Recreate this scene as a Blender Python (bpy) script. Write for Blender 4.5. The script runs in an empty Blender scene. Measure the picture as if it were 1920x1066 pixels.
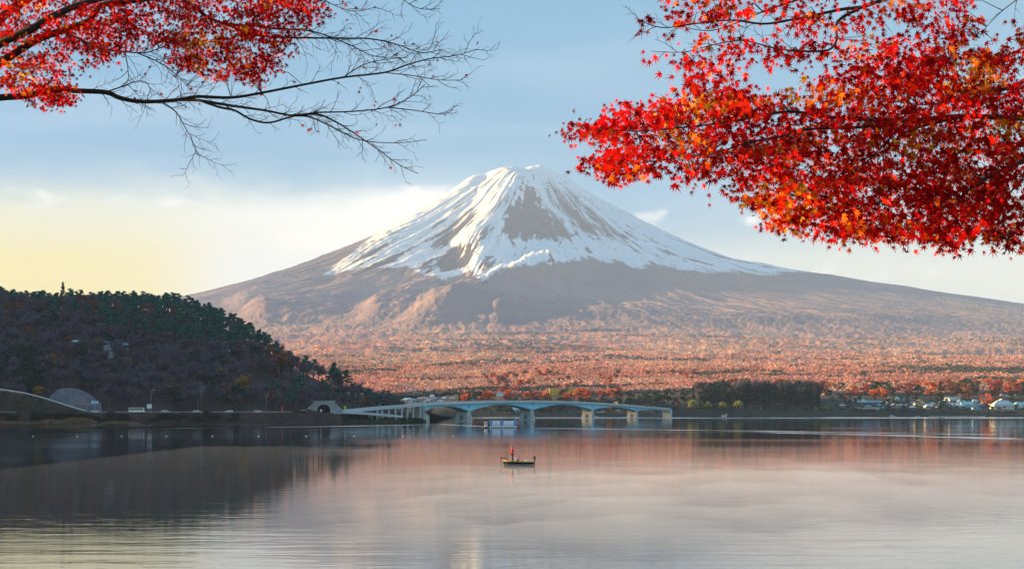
import bpy, math, random
import numpy as np
from mathutils import Vector, Matrix

# ------------------------------------------------------------------ camera, sky, sun, exposure
sc = bpy.context.scene
COL = sc.collection
F = 2627.0            # focal length in photo pixels (1920 wide)
HOR = 768.0           # photo row of the horizon
CAMH = 7.0
SUN_AZ = -73.0        # degrees from +Y, negative = left
SUN_EL = 10.0

cam = bpy.data.cameras.new('camera')
cam.sensor_width = 36.0
cam.lens = 36.0 * F / 1920.0
cam.shift_y = (HOR - 533.0) / 1920.0
cam.clip_start = 0.1
cam.clip_end = 90000.0
cam_o = bpy.data.objects.new('camera', cam)
cam_o.location = (0, 0, CAMH)
cam_o.rotation_euler = (math.radians(90), 0, 0)
COL.objects.link(cam_o)
sc.camera = cam_o

sc.view_settings.view_transform = 'Standard'
sc.view_settings.look = 'None'
sc.view_settings.gamma = 1.0
sc.view_settings.exposure = 2.35
sc.view_settings.use_curve_mapping = False
sc.render.engine = 'CYCLES'
sc.cycles.use_denoising = True
sc.cycles.max_bounces = 6
sc.cycles.diffuse_bounces = 2
sc.cycles.glossy_bounces = 3
sc.cycles.transmission_bounces = 4
sc.cycles.volume_bounces = 2
sc.cycles.transparent_max_bounces = 8
sc.cycles.caustics_reflective = False
sc.cycles.caustics_refractive = False

az, el = math.radians(SUN_AZ), math.radians(SUN_EL)
SUN = Vector((math.sin(az) * math.cos(el), math.cos(az) * math.cos(el), math.sin(el)))

sun = bpy.data.lights.new('sun', 'SUN')
sun.energy = 4.8
sun.angle = math.radians(0.5)
sun.color = (1.0, 0.63, 0.23)
sun_o = bpy.data.objects.new('sun', sun)
sun_o.rotation_euler = SUN.to_track_quat('Z', 'Y').to_euler()
COL.objects.link(sun_o)


class NT:
    """small helper for writing node graphs as expressions"""
    def __init__(self, tree):
        self.t = tree; self.n = tree.nodes; self.l = tree.links
        self.n.clear()

    def node(self, kind, **kw):
        nd = self.n.new(kind)
        for k, v in kw.items():
            setattr(nd, k, v)
        return nd

    def put(self, sock, v):
        if isinstance(v, bpy.types.NodeSocket):
            self.l.new(v, sock)
        elif v is not None:
            if isinstance(v, (tuple, list)) and len(v) == 3 and sock.type == 'RGBA':
                v = (*v, 1.0)
            sock.default_value = v

    def m(self, op, a, b=None, c=None, clamp=False):
        nd = self.node('ShaderNodeMath', operation=op, use_clamp=clamp)
        for i, v in enumerate((a, b, c)):
            if v is not None:
                self.put(nd.inputs[i], v)
        return nd.outputs[0]

    def smooth(self, v, a, b, lo=0.0, hi=1.0):
        nd = self.node('ShaderNodeMapRange', interpolation_type='SMOOTHSTEP')
        self.put(nd.inputs['Value'], v)
        self.put(nd.inputs['From Min'], a); self.put(nd.inputs['From Max'], b)
        self.put(nd.inputs['To Min'], lo); self.put(nd.inputs['To Max'], hi)
        return nd.outputs[0]

    def mix(self, f, a, b, blend='MIX'):
        nd = self.node('ShaderNodeMix', data_type='RGBA', blend_type=blend)
        self.put(nd.inputs[0], f); self.put(nd.inputs[6], a); self.put(nd.inputs[7], b)
        return nd.outputs[2]

    def noise(self, vec, scale, detail=4.0, rough=0.5, dist=0.0, color=False):
        nd = self.node('ShaderNodeTexNoise')
        if vec is not None:
            self.put(nd.inputs['Vector'], vec)
        nd.inputs['Scale'].default_value = scale
        nd.inputs['Detail'].default_value = detail
        nd.inputs['Roughness'].default_value = rough
        nd.inputs['Distortion'].default_value = dist
        return nd.outputs[1 if color else 0]

    def sep(self, v):
        nd = self.node('ShaderNodeSeparateXYZ'); self.put(nd.inputs[0], v)
        return nd.outputs

    def comb(self, x, y, z):
        nd = self.node('ShaderNodeCombineXYZ')
        for i, v in enumerate((x, y, z)):
            self.put(nd.inputs[i], v)
        return nd.outputs[0]

    def gauss(self, x, y, x0, y0, sx, sy):
        dx = self.m('DIVIDE', self.m('SUBTRACT', x, x0), sx)
        dy = self.m('DIVIDE', self.m('SUBTRACT', y, y0), sy)
        d = self.m('ADD', self.m('MULTIPLY', dx, dx), self.m('MULTIPLY', dy, dy))
        return self.m('POWER', 2.718, self.m('MULTIPLY', d, -1.0))


# sky: Nishita daylight, a warm bank of thin cloud low over the horizon towards the sun, a few small clouds
SKY_STRENGTH = 0.051
world = bpy.data.worlds.new('World')
sc.world = world
world.use_nodes = True
w = NT(world.node_tree)
tc = w.node('ShaderNodeTexCoord')
dirv = tc.outputs['Generated']
dx, dy, dz = w.sep(dirv)[0:3]
hl = w.m('SQRT', w.m('ADD', w.m('MULTIPLY', dx, dx), w.m('MULTIPLY', dy, dy)))
eln = w.m('MULTIPLY', w.m('ARCTAN2', dz, hl), 57.2958)       # elevation, degrees
azn = w.m('MULTIPLY', w.m('ARCTAN2', dx, dy), 57.2958)       # azimuth, degrees
skyn = w.node('ShaderNodeTexSky', sky_type='NISHITA')
skyn.sun_disc = False
skyn.sun_elevation = el
skyn.sun_rotation = az
skyn.altitude = 850
skyn.air_density = 1.0
skyn.dust_density = 0.4
skyn.ozone_density = 3.0
#SKYMIX#
# the clear sky, a little bluer than the model's
clear = w.mix(0.80, w.mix(1.0, skyn.outputs[0], (0.56, 0.84, 1.06), 'MULTIPLY'), (0.58, 1.82, 2.75))
# broad stratus veil, thickening towards the horizon; streaks drawn out sideways
cv = w.comb(w.m('MULTIPLY', azn, 0.05), w.m('MULTIPLY', eln, 0.34), 0.0)
n1 = w.noise(cv, 1.0, 6.0, 0.55, 0.5)
cv2 = w.comb(w.m('MULTIPLY', azn, 0.022), w.m('MULTIPLY', eln, 0.16), 3.7)
n2 = w.noise(cv2, 1.0, 5.0, 0.55, 0.4)
low = w.smooth(eln, 11.5, 4.0)                                   # 1 near the horizon
band = w.m('MULTIPLY', low, w.smooth(w.m('ADD', n2, w.m('MULTIPLY', low, 0.34)), 0.40, 0.80))
sundist = w.m('ABSOLUTE', w.m('SUBTRACT', azn, SUN_AZ))
tosun = w.smooth(sundist, 80.0, 45.0)
veil = w.m('MULTIPLY', w.smooth(n1, 0.42, 0.78), 0.22)
# cumulus bank beside the summit and a few small clouds
fv = w.comb(w.m('MULTIPLY', azn, 0.62), w.m('MULTIPLY', eln, 1.05), 9.1)
jit = w.m('SUBTRACT', w.noise(fv, 1.0, 8.0, 0.62, 0.35), 0.5)
bl = w.m('ADD', w.gauss(azn, eln, -3.6, 8.25, 2.6, 0.75), w.gauss(azn, eln, -6.6, 6.7, 4.0, 1.1))
bl = w.m('ADD', bl, w.m('MULTIPLY', w.gauss(azn, eln, 5.3, 7.75, 1.2, 0.42), 0.72))
bl = w.m('ADD', bl, w.m('MULTIPLY', w.gauss(azn, eln, 9.75, 7.55, 0.50, 0.30), 0.9))
bl = w.m('ADD', bl, w.m('MULTIPLY', w.gauss(azn, eln, 13.5, 5.3, 5.0, 0.6), 0.5))
bl = w.m('ADD', bl, w.m('MULTIPLY', w.gauss(azn, eln, -17.0, 8.2, 7.0, 0.7), 0.45))
cum = w.smooth(w.m('ADD', bl, w.m('MULTIPLY', jit, 2.4)), 0.22, 1.0)
cum = w.m('MULTIPLY', cum, w.smooth(bl, 0.04, 0.35))
bank = w.m('ADD', eln, w.m('ADD', w.m('MULTIPLY', w.m('SUBTRACT', n2, 0.5), 7.0), w.m('MULTIPLY', jit, 1.6)))
bank = w.m('MULTIPLY', w.m('MULTIPLY', w.smooth(bank, 9.9, 7.4), w.smooth(azn, 2.0, -4.0)), w.smooth(n1, 0.2, 0.5, 0.55, 0.92))
right_ = w.m('MULTIPLY', w.smooth(w.m('ADD', eln, w.m('MULTIPLY', w.m('SUBTRACT', n1, 0.5), 4.0)), 7.2, 5.0), w.smooth(azn, 2.0, 9.0, 0.0, 0.8))
warm = w.mix(tosun, (4.5, 4.55, 3.7), (3.5, 3.7, 2.5))
c1 = w.mix(w.m('MULTIPLY', band, 0.9), clear, warm)
c1 = w.mix(right_, c1, (4.4, 4.4, 3.6))
c1 = w.mix(bank, c1, w.mix(w.smooth(azn, -18.0, -7.0), (4.7, 4.6, 3.1), (5.7, 5.5, 4.9)))
glow = w.m('MULTIPLY', w.gauss(azn, eln, -11.0, 5.2, 4.2, 1.6), 0.75)
c1 = w.mix(glow, c1, (5.2, 5.1, 4.8))
gold = w.m('MULTIPLY', w.m('MULTIPLY', tosun, w.smooth(eln, 8.4, 5.4)), w.smooth(azn, -10.5, -15.0))
c1 = w.mix(w.m('MULTIPLY', gold, 0.95), c1, (5.7, 4.3, 0.3))
c2 = w.mix(veil, c1, (4.4, 4.7, 5.0))
skycol = w.mix(w.m('MULTIPLY', cum, 0.9), c2, (5.8, 5.5, 4.9))
bg = w.node('ShaderNodeBackground')
w.put(bg.inputs['Color'], skycol)
bg.inputs['Strength'].default_value = SKY_STRENGTH
wo = w.node('ShaderNodeOutputWorld')
w.l.new(bg.outputs[0], wo.inputs[0])

# ------------------------------------------------------------------ helpers
rnd = random.Random(7)
R = np.random.default_rng(11)


def tag(o, label=None, cat=None, group=None, kind=None):
    if label: o['label'] = label
    if cat: o['category'] = cat
    if group: o['group'] = group
    if kind: o['kind'] = kind
    return o


def at(x, y, Y):
    """photo pixel at distance Y -> world point"""
    return Vector(((x - 960.0) / F * Y, Y, CAMH + (HOR - y) / F * Y))


def px_X(x, Y):
    return (x - 960.0) / F * Y


def link(name, me, parent=None):
    o = bpy.data.objects.new(name, me)
    COL.objects.link(o)
    if parent is not None:
        o.parent = parent
    return o


def empty(name, loc=(0, 0, 0), rz=0.0):
    o = bpy.data.objects.new(name, None)
    o.empty_display_size = 0.5
    o.location = loc
    o.rotation_euler = (0, 0, rz)
    COL.objects.link(o)
    return o


def copy_tree(o, parent=None):
    c = o.copy()
    COL.objects.link(c)
    c.parent = parent
    for ch in o.children:
        copy_tree(ch, c)
    return c


def np_mesh(name, verts, faces, mat=None, smooth=False, col=None):
    """verts (n,3), faces (m,3 or 4) arrays; col per-vertex rgb"""
    me = bpy.data.meshes.new(name)
    v = np.ascontiguousarray(verts, dtype=np.float32)
    f = np.ascontiguousarray(faces, dtype=np.int32)
    k = f.shape[1]
    me.vertices.add(len(v)); me.vertices.foreach_set('co', v.ravel())
    me.loops.add(f.size); me.loops.foreach_set('vertex_index', f.ravel())
    me.polygons.add(len(f))
    me.polygons.foreach_set('loop_start', np.arange(0, f.size, k, dtype=np.int32))
    if smooth:
        me.polygons.foreach_set('use_smooth', np.ones(len(f), dtype=bool))
    me.update(calc_edges=True)
    if col is not None:
        a = me.color_attributes.new('Col', 'FLOAT_COLOR', 'POINT')
        c = np.ones((len(v), 4), dtype=np.float32); c[:, :3] = col
        a.data.foreach_set('color', c.ravel())
    if mat: me.materials.append(mat)
    return me


class MB:
    """collects boxes, tubes, prisms and quads into one mesh"""
    def __init__(self):
        self.v = []; self.f = []

    def add(self, vs, fs):
        b = len(self.v)
        self.v += [tuple(p) for p in vs]
        self.f += [tuple(b + i for i in q) for q in fs]
        return self

    def box(self, x0, x1, y0, y1, z0, z1, tx=0.0, ty=0.0):
        """tx, ty shrink the top"""
        v = [(x0, y0, z0), (x1, y0, z0), (x1, y1, z0), (x0, y1, z0),
             (x0 + tx, y0 + ty, z1), (x1 - tx, y0 + ty, z1), (x1 - tx, y1 - ty, z1), (x0 + tx, y1 - ty, z1)]
        return self.add(v, [(3, 2, 1, 0), (4, 5, 6, 7), (0, 1, 5, 4), (1, 2, 6, 5), (2, 3, 7, 6), (3, 0, 4, 7)])

    def tube(self, pts, rad, n=8, cap=True):
        pts = [Vector(p) for p in pts]
        if not isinstance(rad, (list, tuple)): rad = [rad] * len(pts)
        vs, fs = [], []
        ref = None
        for i, p in enumerate(pts):
            d = (pts[min(i + 1, len(pts) - 1)] - pts[max(i - 1, 0)]).normalized()
            if ref is None:
                ref = d.orthogonal().normalized()
            else:
                ref = (ref - d * ref.dot(d))
                ref = ref.normalized() if ref.length > 1e-6 else d.orthogonal().normalized()
            b = d.cross(ref)
            for k in range(n):
                a = 2 * math.pi * k / n
                vs.append(p + (ref * math.cos(a) + b * math.sin(a)) * rad[i])
        for i in range(len(pts) - 1):
            for k in range(n):
                k2 = (k + 1) % n
                fs.append((i * n + k, i * n + k2, (i + 1) * n + k2, (i + 1) * n + k))
        if cap:
            fs.append(tuple(range(n - 1, -1, -1)))
            fs.append(tuple((len(pts) - 1) * n + k for k in range(n)))
        return self.add(vs, fs)

    def loft(self, rings, cap=True):
        """rings: lists of equal point counts"""
        n = len(rings[0]); vs = [p for r in rings for p in r]; fs = []
        for i in range(len(rings) - 1):
            for k in range(n):
                k2 = (k + 1) % n
                fs.append((i * n + k, i * n + k2, (i + 1) * n + k2, (i + 1) * n + k))
        if cap:
            fs.append(tuple(range(n - 1, -1, -1)))
            fs.append(tuple((len(rings) - 1) * n + k for k in range(n)))
        return self.add(vs, fs)

    def prism(self, poly, axis, a, b):
        """2-D polygon swept along an axis from a to b"""
        n = len(poly)
        def P(u, v, t):
            return {'x': (t, u, v), 'y': (u, t, v), 'z': (u, v, t)}[axis]
        vs = [P(u, v, a) for u, v in poly] + [P(u, v, b) for u, v in poly]
        fs = [tuple(range(n - 1, -1, -1)), tuple(range(n, 2 * n))]
        fs += [(i, (i + 1) % n, n + (i + 1) % n, n + i) for i in range(n)]
        return self.add(vs, fs)

    def mesh(self, name, mat=None, smooth=False, bevel=0.0):
        me = bpy.data.meshes.new(name)
        me.from_pydata([tuple(p) for p in self.v], [], self.f)
        import bmesh
        bm = bmesh.new(); bm.from_mesh(me)
        bmesh.ops.recalc_face_normals(bm, faces=bm.faces[:])
        if bevel > 0:
            bmesh.ops.bevel(bm, geom=bm.edges[:], offset=bevel, segments=1, affect='EDGES', clamp_overlap=True)
        bm.to_mesh(me); bm.free()
        if smooth:
            me.polygons.foreach_set('use_smooth', [True] * len(me.polygons))
        me.update()
        if mat: me.materials.append(mat)
        return me

    def build(self, name, mat, parent=None, smooth=False, bevel=0.0):
        return link(name, self.mesh(name, mat, smooth, bevel), parent)


# ---- numpy noise
_perm = np.random.default_rng(3).random((256, 256)).astype(np.float32)


def vnoise(x, y):
    xi = np.floor(x).astype(np.int64); yi = np.floor(y).astype(np.int64)
    fx = x - xi; fy = y - yi
    fx = fx * fx * (3 - 2 * fx); fy = fy * fy * (3 - 2 * fy)
    g = lambda i, j: _perm[i & 255, j & 255]
    return ((g(xi, yi) * (1 - fx) + g(xi + 1, yi) * fx) * (1 - fy) + (g(xi, yi + 1) * (1 - fx) + g(xi + 1, yi + 1) * fx) * fy) * 2 - 1


def fbm(x, y, oct=4, gain=0.5, ridged=False):
    s = 0.0; a = 1.0; t = 0.0
    for k in range(oct):
        n = vnoise(x + 17.3 * k, y + 9.1 * k)
        if ridged: n = 1 - 2 * np.abs(n)
        s = s + a * n; t += a
        x = x * 2.03; y = y * 2.03; a *= gain
    return s / t


def sstep(v, a, b):
    t = np.clip((v - a) / (b - a), 0, 1)
    return t * t * (3 - 2 * t)


# ------------------------------------------------------------------ materials
MATS = {}


def mat(name, color=(0.5, 0.5, 0.5), rough=0.7, metal=0.0, var=0.12, scale=6.0, bump=0.0, attr=False, trans=0.0, spec=0.3, coat=0.0):
    """Principled material with noise variation; attr=True takes the colour from the vertex attribute Col"""
    if name in MATS: return MATS[name]
    m_ = bpy.data.materials.new(name); m_.use_nodes = True
    t = NT(m_.node_tree)
    tcn = t.node('ShaderNodeTexCoord')
    nz = t.noise(tcn.outputs['Object'], scale, 5.0, 0.6)
    if attr:
        a = t.node('ShaderNodeAttribute', attribute_name='Col')
        base = a.outputs['Color']
    else:
        base = (*color, 1.0)
    k = t.smooth(nz, 0.25, 0.75, 1.0 - var, 1.0 + var)
    hs = t.node('ShaderNodeHueSaturation')
    t.put(hs.inputs['Color'], base); t.put(hs.inputs['Value'], k)
    colr = hs.outputs[0]
    p = t.node('ShaderNodeBsdfPrincipled')
    t.put(p.inputs['Base Color'], colr)
    p.inputs['Roughness'].default_value = rough
    p.inputs['Metallic'].default_value = metal
    p.inputs['Specular IOR Level'].default_value = spec
    p.inputs['Coat Weight'].default_value = coat
    if bump > 0:
        b = t.node('ShaderNodeBump'); b.inputs['Strength'].default_value = bump
        t.put(b.inputs['Height'], nz); t.l.new(b.outputs[0], p.inputs['Normal'])
    out = t.node('ShaderNodeOutputMaterial')
    if trans > 0:
        tr = t.node('ShaderNodeBsdfTranslucent'); t.put(tr.inputs[0], colr)
        mx = t.node('ShaderNodeMixShader'); mx.inputs[0].default_value = trans
        t.l.new(p.outputs[0], mx.inputs[1]); t.l.new(tr.outputs[0], mx.inputs[2])
        t.l.new(mx.outputs[0], out.inputs[0])
    else:
        t.l.new(p.outputs[0], out.inputs[0])
    MATS[name] = m_
    return m_


# ------------------------------------------------------------------ mountain and the plain before it
MD = 16500.0                               # distance of the summit
MX = px_X(1003, MD)
MPP = MD / F                               # metres per photo pixel at the summit
_r = np.array([0, 25, 45, 100, 160, 220, 300, 400, 480, 600, 700, 775, 915]) * MPP
_hl = np.array([444, 446, 446, 430, 392, 359, 318, 275, 242, 203, 175, 155, 128]) * MPP
_hr = np.array([444, 446, 442, 407, 367, 334, 295, 259, 241, 215, 197, 181, 156]) * MPP
_hf = np.array([444, 446, 444, 414, 376, 340, 298, 256, 228, 196, 172, 157, 133]) * MPP
_tail_r = np.array([7500, 9000, 10500, 12000, 13500, 14300, 14750, 14950, 15000, 15050, 15075, 16500, 40000])
_tail_h = np.array([640, 440, 296, 188, 106, 60, 31, 13.5, 8.5, 3.0, 1.5, 1.2, 1.0])


def prof(hh, k):
    return np.concatenate([_r, _tail_r]), np.concatenate([hh, _tail_h * k])


def pchip(x, xp, yp):
    # monotone-ish smooth interpolation
    d = np.diff(yp) / np.diff(xp)
    mm = np.zeros_like(yp); mm[1:-1] = np.where(d[:-1] * d[1:] > 0, 2 * d[:-1] * d[1:] / (d[:-1] + d[1:] + 1e-12), 0)
    mm[0] = d[0]; mm[-1] = d[-1]
    x = np.clip(x, xp[0], xp[-1])
    i = np.clip(np.searchsorted(xp, x) - 1, 0, len(xp) - 2)
    h = xp[i + 1] - xp[i]; t = (x - xp[i]) / h
    return ((2 * t**3 - 3 * t**2 + 1) * yp[i] + (t**3 - 2 * t**2 + t) * h * mm[i] + (-2 * t**3 + 3 * t**2) * yp[i + 1] + (t**3 - t**2) * h * mm[i + 1])


def poly_dist(px, py, line):
    """signed distance (left positive when walking down the line) and parameter to a pixel polyline"""
    best = np.full(px.shape, 1e9); side = np.zeros(px.shape); par = np.zeros(px.shape)
    L = len(line) - 1
    for i in range(L):
        (x0, y0), (x1, y1) = line[i], line[i + 1]
        ex, ey = x1 - x0, y1 - y0; q = ex * ex + ey * ey
        t = np.clip(((px - x0) * ex + (py - y0) * ey) / q, 0, 1)
        ddx = px - (x0 + t * ex); ddy = py - (y0 + t * ey)
        d = np.hypot(ddx, ddy)
        up = d < best
        best = np.where(up, d, best)
        side = np.where(up, np.sign(ex * ddy - ey * ddx), side)
        par = np.where(up, (i + t) / L, par)
    return best, side, par


def in_poly(px, py, poly):
    ins = np.zeros(px.shape, bool); n = len(poly)
    for i in range(n):
        x0, y0 = poly[i]; x1, y1 = poly[(i + 1) % n]
        c = ((y0 > py) != (y1 > py)) & (px < (x1 - x0) * (py - y0) / (y1 - y0 + 1e-9) + x0)
        ins ^= c
    return ins


def soft_poly(px, py, poly, w_):
    d, _, _ = poly_dist(px, py, list(poly) + [poly[0]])
    s = np.where(in_poly(px, py, poly), d, -d)
    return sstep(s, -w_, w_)


def plain_h(X, Y):
    """smooth mountain + plain height (no fine relief)"""
    ddx = X - MX; ddy = Y - MD
    r = np.hypot(ddx, ddy)
    c = ddx / np.maximum(r, 1.0)                      # -1 left .. +1 right
    hl = pchip(r, *prof(_hl, 1.0)); hr = pchip(r, *prof(_hr, 1.0)); hf = pchip(r, *prof(_hf, 1.0))
    wl = sstep(-c, 0.3, 0.95); wr = sstep(c, 0.3, 0.95)
    h = hf * (1 - wl - wr) + hl * wl + hr * wr
    return h


# azimuth columns dense inside the frame, coarse outside; distance rows dense on the cone
azc = np.concatenate([np.linspace(-62, -23, 40, endpoint=False), np.linspace(-23, -21, 24, endpoint=False),
                      np.linspace(-21, 21, 900, endpoint=False), np.linspace(21, 24, 30, endpoint=False), np.linspace(24, 62, 40)])
rows = np.concatenate([np.geomspace(1432, 9000, 230, endpoint=False), np.linspace(9000, 12500, 110, endpoint=False),
                       np.linspace(12500, 16900, 330, endpoint=False), np.linspace(16900, 23000, 36)])
A_, Yr = np.meshgrid(np.radians(azc), rows)
TX = np.tan(A_) * Yr * np.where(np.abs(A_) > 0.5, 0.999, 1)
TX = np.clip(TX, -10500, 10500)
TY = Yr
H0 = plain_h(TX, TY)
# curved shore: the plain starts at the far waterline
ux = 960 + F * TX / TY
vy = HOR - F * (H0 - CAMH) / TY
ddx = TX - MX; ddy = TY - MD
rr = np.hypot(ddx, ddy); th = np.arctan2(ddx, -ddy)
front = sstep(-(ddy), -200, 600)               # camera side of the cone
ridges = [
    ([(1003, 318), (984, 342), (962, 372), (944, 402), (928, 432), (908, 465), (890, 500), (868, 528)], 230, 60, 40),
    ([(932, 324), (905, 345), (872, 372), (832, 404), (765, 446), (690, 490), (600, 530)], 150, 22, 46),
    ([(912, 402), (868, 428), (825, 458), (775, 488), (700, 522)], 90, 22, 26),
    ([(905, 452), (858, 480), (806, 506), (740, 530)], 60, 18, 20),
    ([(1105, 486), (1050, 490), (990, 512), (930, 540), (860, 572), (780, 603), (700, 625)], 150, 26, 40),
    ([(1020, 520), (965, 548), (935, 580), (900, 612)], 80, 20, 26),
    ([(868, 528), (810, 548), (740, 570), (640, 598)], 90, 20, 30),
    ([(720, 524), (620, 556), (520, 576), (430, 592)], 80, 18, 28),
    ([(640, 508), (560, 538), (480, 558), (410, 572)], 60, 16, 22),
    ([(1000, 640), (900, 655), (760, 668), (640, 672)], 30, 12, 26),
    ([(1045, 330), (1085, 380), (1130, 430), (1180, 480), (1240, 530)], 45, 18, 22),
    ([(1100, 362), (1160, 410), (1240, 455), (1340, 500), (1440, 545)], 45, 16, 22),
]
HR = np.zeros_like(H0)
mask_cone = (TY > 4000) & (TY < 16900)
pxs, pys = ux[mask_cone], vy[mask_cone]
wob = fbm(pxs / 38.0, pys / 38.0, 3) * 10
acc = np.zeros_like(pxs)
for line, amp, wl_, wr_ in ridges:
    d, s, par = poly_dist(pxs + wob, pys + wob * 0.4, line)
    left = s > 0
    wd = np.where(left, wl_, wr_)
    if line[-1][0] > line[0][0]:
        wd = np.where(left, wr_, wl_)
    pr = np.clip(1 - d / (wd * 1.6), 0, 1)
    pr = pr * pr * (3 - 2 * pr) * 0.5 + pr * 0.5
    ends = sstep(par, 0.0, 0.30) * sstep(-par, -1.0, -0.75)
    acc = np.maximum(acc, amp * pr * ends) + 0.25 * np.minimum(acc, amp * pr * ends)
HR[mask_cone] = acc
HR *= front * sstep(TY, 6500, 10000)
# radial gullies
g1 = fbm(th * 26 + 0.4 * fbm(rr / 900, th * 3, 2), rr / 2600.0 + 5, 4, 0.55, ridged=True)
g2 = fbm(th * 80 + fbm(rr / 500, th * 6, 2) * 0.6, rr / 1500.0 + 2, 3, 0.6, ridged=True)
g3 = fbm(th * 210 + fbm(rr / 300, th * 20, 2) * 0.8, rr / 700.0 + 8, 3, 0.6, ridged=True)
envl = sstep(rr, 250, 1300) * (1 - 0.75 * sstep(rr, 4500, 9000))
gul = (g1 * 22 + g2 * 13 + g3 * 6) * envl
rough = fbm(TX / 60, TY / 60, 4) * 5.0 * sstep(-rr, -7500, -2500)
# crater rim notches
rim = fbm(th * 5.0 + 3, rr * 0 + 1.3, 3) * 20 * sstep(-rr, -700, -250)
# forest canopy relief on the plain
far = sstep(TY, 1500, 2600) * sstep(rr, 3500, 7000)
roll = fbm(TX / 700, TY / 420, 3) * 26 * sstep(TY, 2300, 4500) * sstep(rr, 4000, 8000)
pix = TY / F * 1.9                                # one render pixel in metres
can = (fbm(TX / 30, TY / 50, 4, 0.75) * 7 + fbm(TX / 160, TY / 420, 4, 0.6) * 6 * sstep(TY, 2200, 5000)) * far
TZ = H0 + HR + gul + rough + rim + roll + can
# right-hand foothill shoulders along the skyline
for (cx, w_, amp_) in ((1580, 50, 40), (1838, 42, 70), (1700, 60, 20)):
    TZ += amp_ * np.exp(-((ux - cx) / w_) ** 2) * np.exp(-((TY - 15800) / 1100.0) ** 2)
TZ += 55 * np.exp(-((ux - 1006) / 20) ** 2) * np.exp(-((TY - 16350) / 350.0) ** 2)
TZ = np.where(TY > 16900, H0, TZ)
TZ = np.maximum(TZ, 0.35)
TZ[0, :] = -1.2
ux = 960 + F * TX / TY
vy = HOR - F * (TZ - CAMH) / TY

# base colours: snow, rock, bare forest, autumn plain
streak = fbm(th * 34 + fbm(rr / 380, th * 14, 3) * 0.8, rr / 1100.0, 5, 0.62)
streak2 = fbm(th * 85 + fbm(rr / 200, th * 30, 3) * 1.2, rr / 520.0, 4, 0.62)
fine = fbm(TX / 90, TY / 90, 4, 0.65)
sl_x = [380, 590, 640, 700, 760, 800, 835, 880, 905, 940, 985, 1040, 1100, 1150, 1200, 1222, 1290, 1350, 1425, 1450, 1500, 2600]
sl_y = [470, 520, 508, 503, 500, 512, 525, 508, 522, 506, 502, 489, 486, 492, 502, 490, 511, 506, 516, 512, 505, 505]
snowline = np.interp(ux, sl_x, sl_y)
snow = sstep(snowline - vy + streak * 13 + streak2 * 7 + fine * 3, -2.5, 2.5)
snow *= sstep((ux - 590) * 0.80 + (vy - 523) * 1.0 + streak * 6 - 6, -3, 3) + (vy < 400)
snow = np.clip(snow, 0, 1)
# dark hollow under the summit
hol = soft_poly(ux + streak * 9, vy + fine * 5, [(960, 372), (985, 348), (1012, 362), (1038, 392), (1062, 422), (1084, 444), (1050, 450), (985, 449), (952, 444), (934, 434), (946, 402)], 16)
rock = sstep(hol * 0.85 + streak2 * 0.55 + streak * 0.35 + fine * 0.45, 0.40, 0.58)
# wind-swept streaks down the right of the cone
band = soft_poly(ux, vy, [(1015, 335), (1040, 335), (1110, 380), (1180, 430), (1200, 465), (1150, 455), (1090, 447), (1050, 430), (1028, 385)], 26)
rock = np.maximum(rock, sstep(streak * 0.8 + streak2 * 0.75 + band * 0.80, 0.52, 0.64))
band2 = soft_poly(ux, vy, [(1060, 345), (1200, 430), (1420, 505), (1330, 500), (1200, 480), (1110, 420)], 25)
rock = np.maximum(rock, sstep(streak * 0.9 + streak2 * 0.7 + band2 * 0.34, 0.56, 0.66))
lg = soft_poly(ux + streak * 10, vy, [(795, 462), (830, 425), (880, 385), (905, 395), (885, 425), (850, 455), (810, 480)], 14)
rock = np.maximum(rock, sstep(streak * 0.7 + streak2 * 0.7 + lg * 0.55, 0.50, 0.66))
spur = np.exp(-(poly_dist(ux, vy, [(945, 385), (915, 430), (880, 465)])[0] / 24.0) ** 2)
rock = np.maximum(rock, sstep(streak2 * 0.9 + streak * 0.6 + spur * 0.5, 0.45, 0.62) * 0.9)
lp = np.maximum(soft_poly(ux + streak * 8, vy + fine * 4, [(818, 490), (842, 466), (876, 452), (893, 470), (876, 500), (846, 505), (826, 508)], 6),
                soft_poly(ux + streak * 8, vy + fine * 4, [(896, 500), (908, 480), (934, 478), (925, 498), (905, 512)], 5))
rock = np.maximum(rock, sstep(lp * 0.8 + streak2 * 0.7 + fine * 0.35, 0.45, 0.6))
rock = np.maximum(rock, sstep(streak * 0.7 + streak2 * 0.9 + sstep(-ux, -900, -640) * 0.32 + sstep(vy, 380, 500) * 0.2, 0.58, 0.68))
bright_gully = np.exp(-(poly_dist(ux + fine * 3, vy, [(1010, 345), (1030, 385), (1062, 410), (1072, 432)])[0] / 5.0) ** 2)
rock = np.clip(rock - bright_gully * 1.2, 0, 1)
snow = snow * (1 - rock)
C = np.zeros((*TZ.shape, 3))
rockc = np.array([0.05, 0.045, 0.055]); snowc = np.array([0.84, 0.85, 0.88])
forest = np.array([0.30, 0.20, 0.20]); forest2 = np.array([0.19, 0.155, 0.19])
pl_a = np.array([0.60, 0.29, 0.25]); pl_b = np.array([0.54, 0.32, 0.23]); pl_d = np.array([0.10, 0.09, 0.10])
fmix = sstep(fbm(TX / 500, TY / 800, 4), -0.3, 0.4)[..., None]
forc = forest * fmix + forest2 * (1 - fmix)
lowz = sstep(vy + fbm(TX / 900, TY / 900, 3) * 16, 585, 650)[..., None]
pn = fbm(TX / 560, TY / 330, 6, 0.66)
pn2 = fbm(TX / 260 + 9, TY / 900, 3)
plc = pl_a * sstep(pn2, -0.4, 0.4)[..., None] + pl_b * (1 - sstep(pn2, -0.4, 0.4))[..., None]
dk = sstep(pn + 0.25 * fbm(TX / 800, TY / 2600, 3), 0.08, 0.38)[..., None]  # dark patches: woods, with bands of shade mixed into the ground colour
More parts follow.
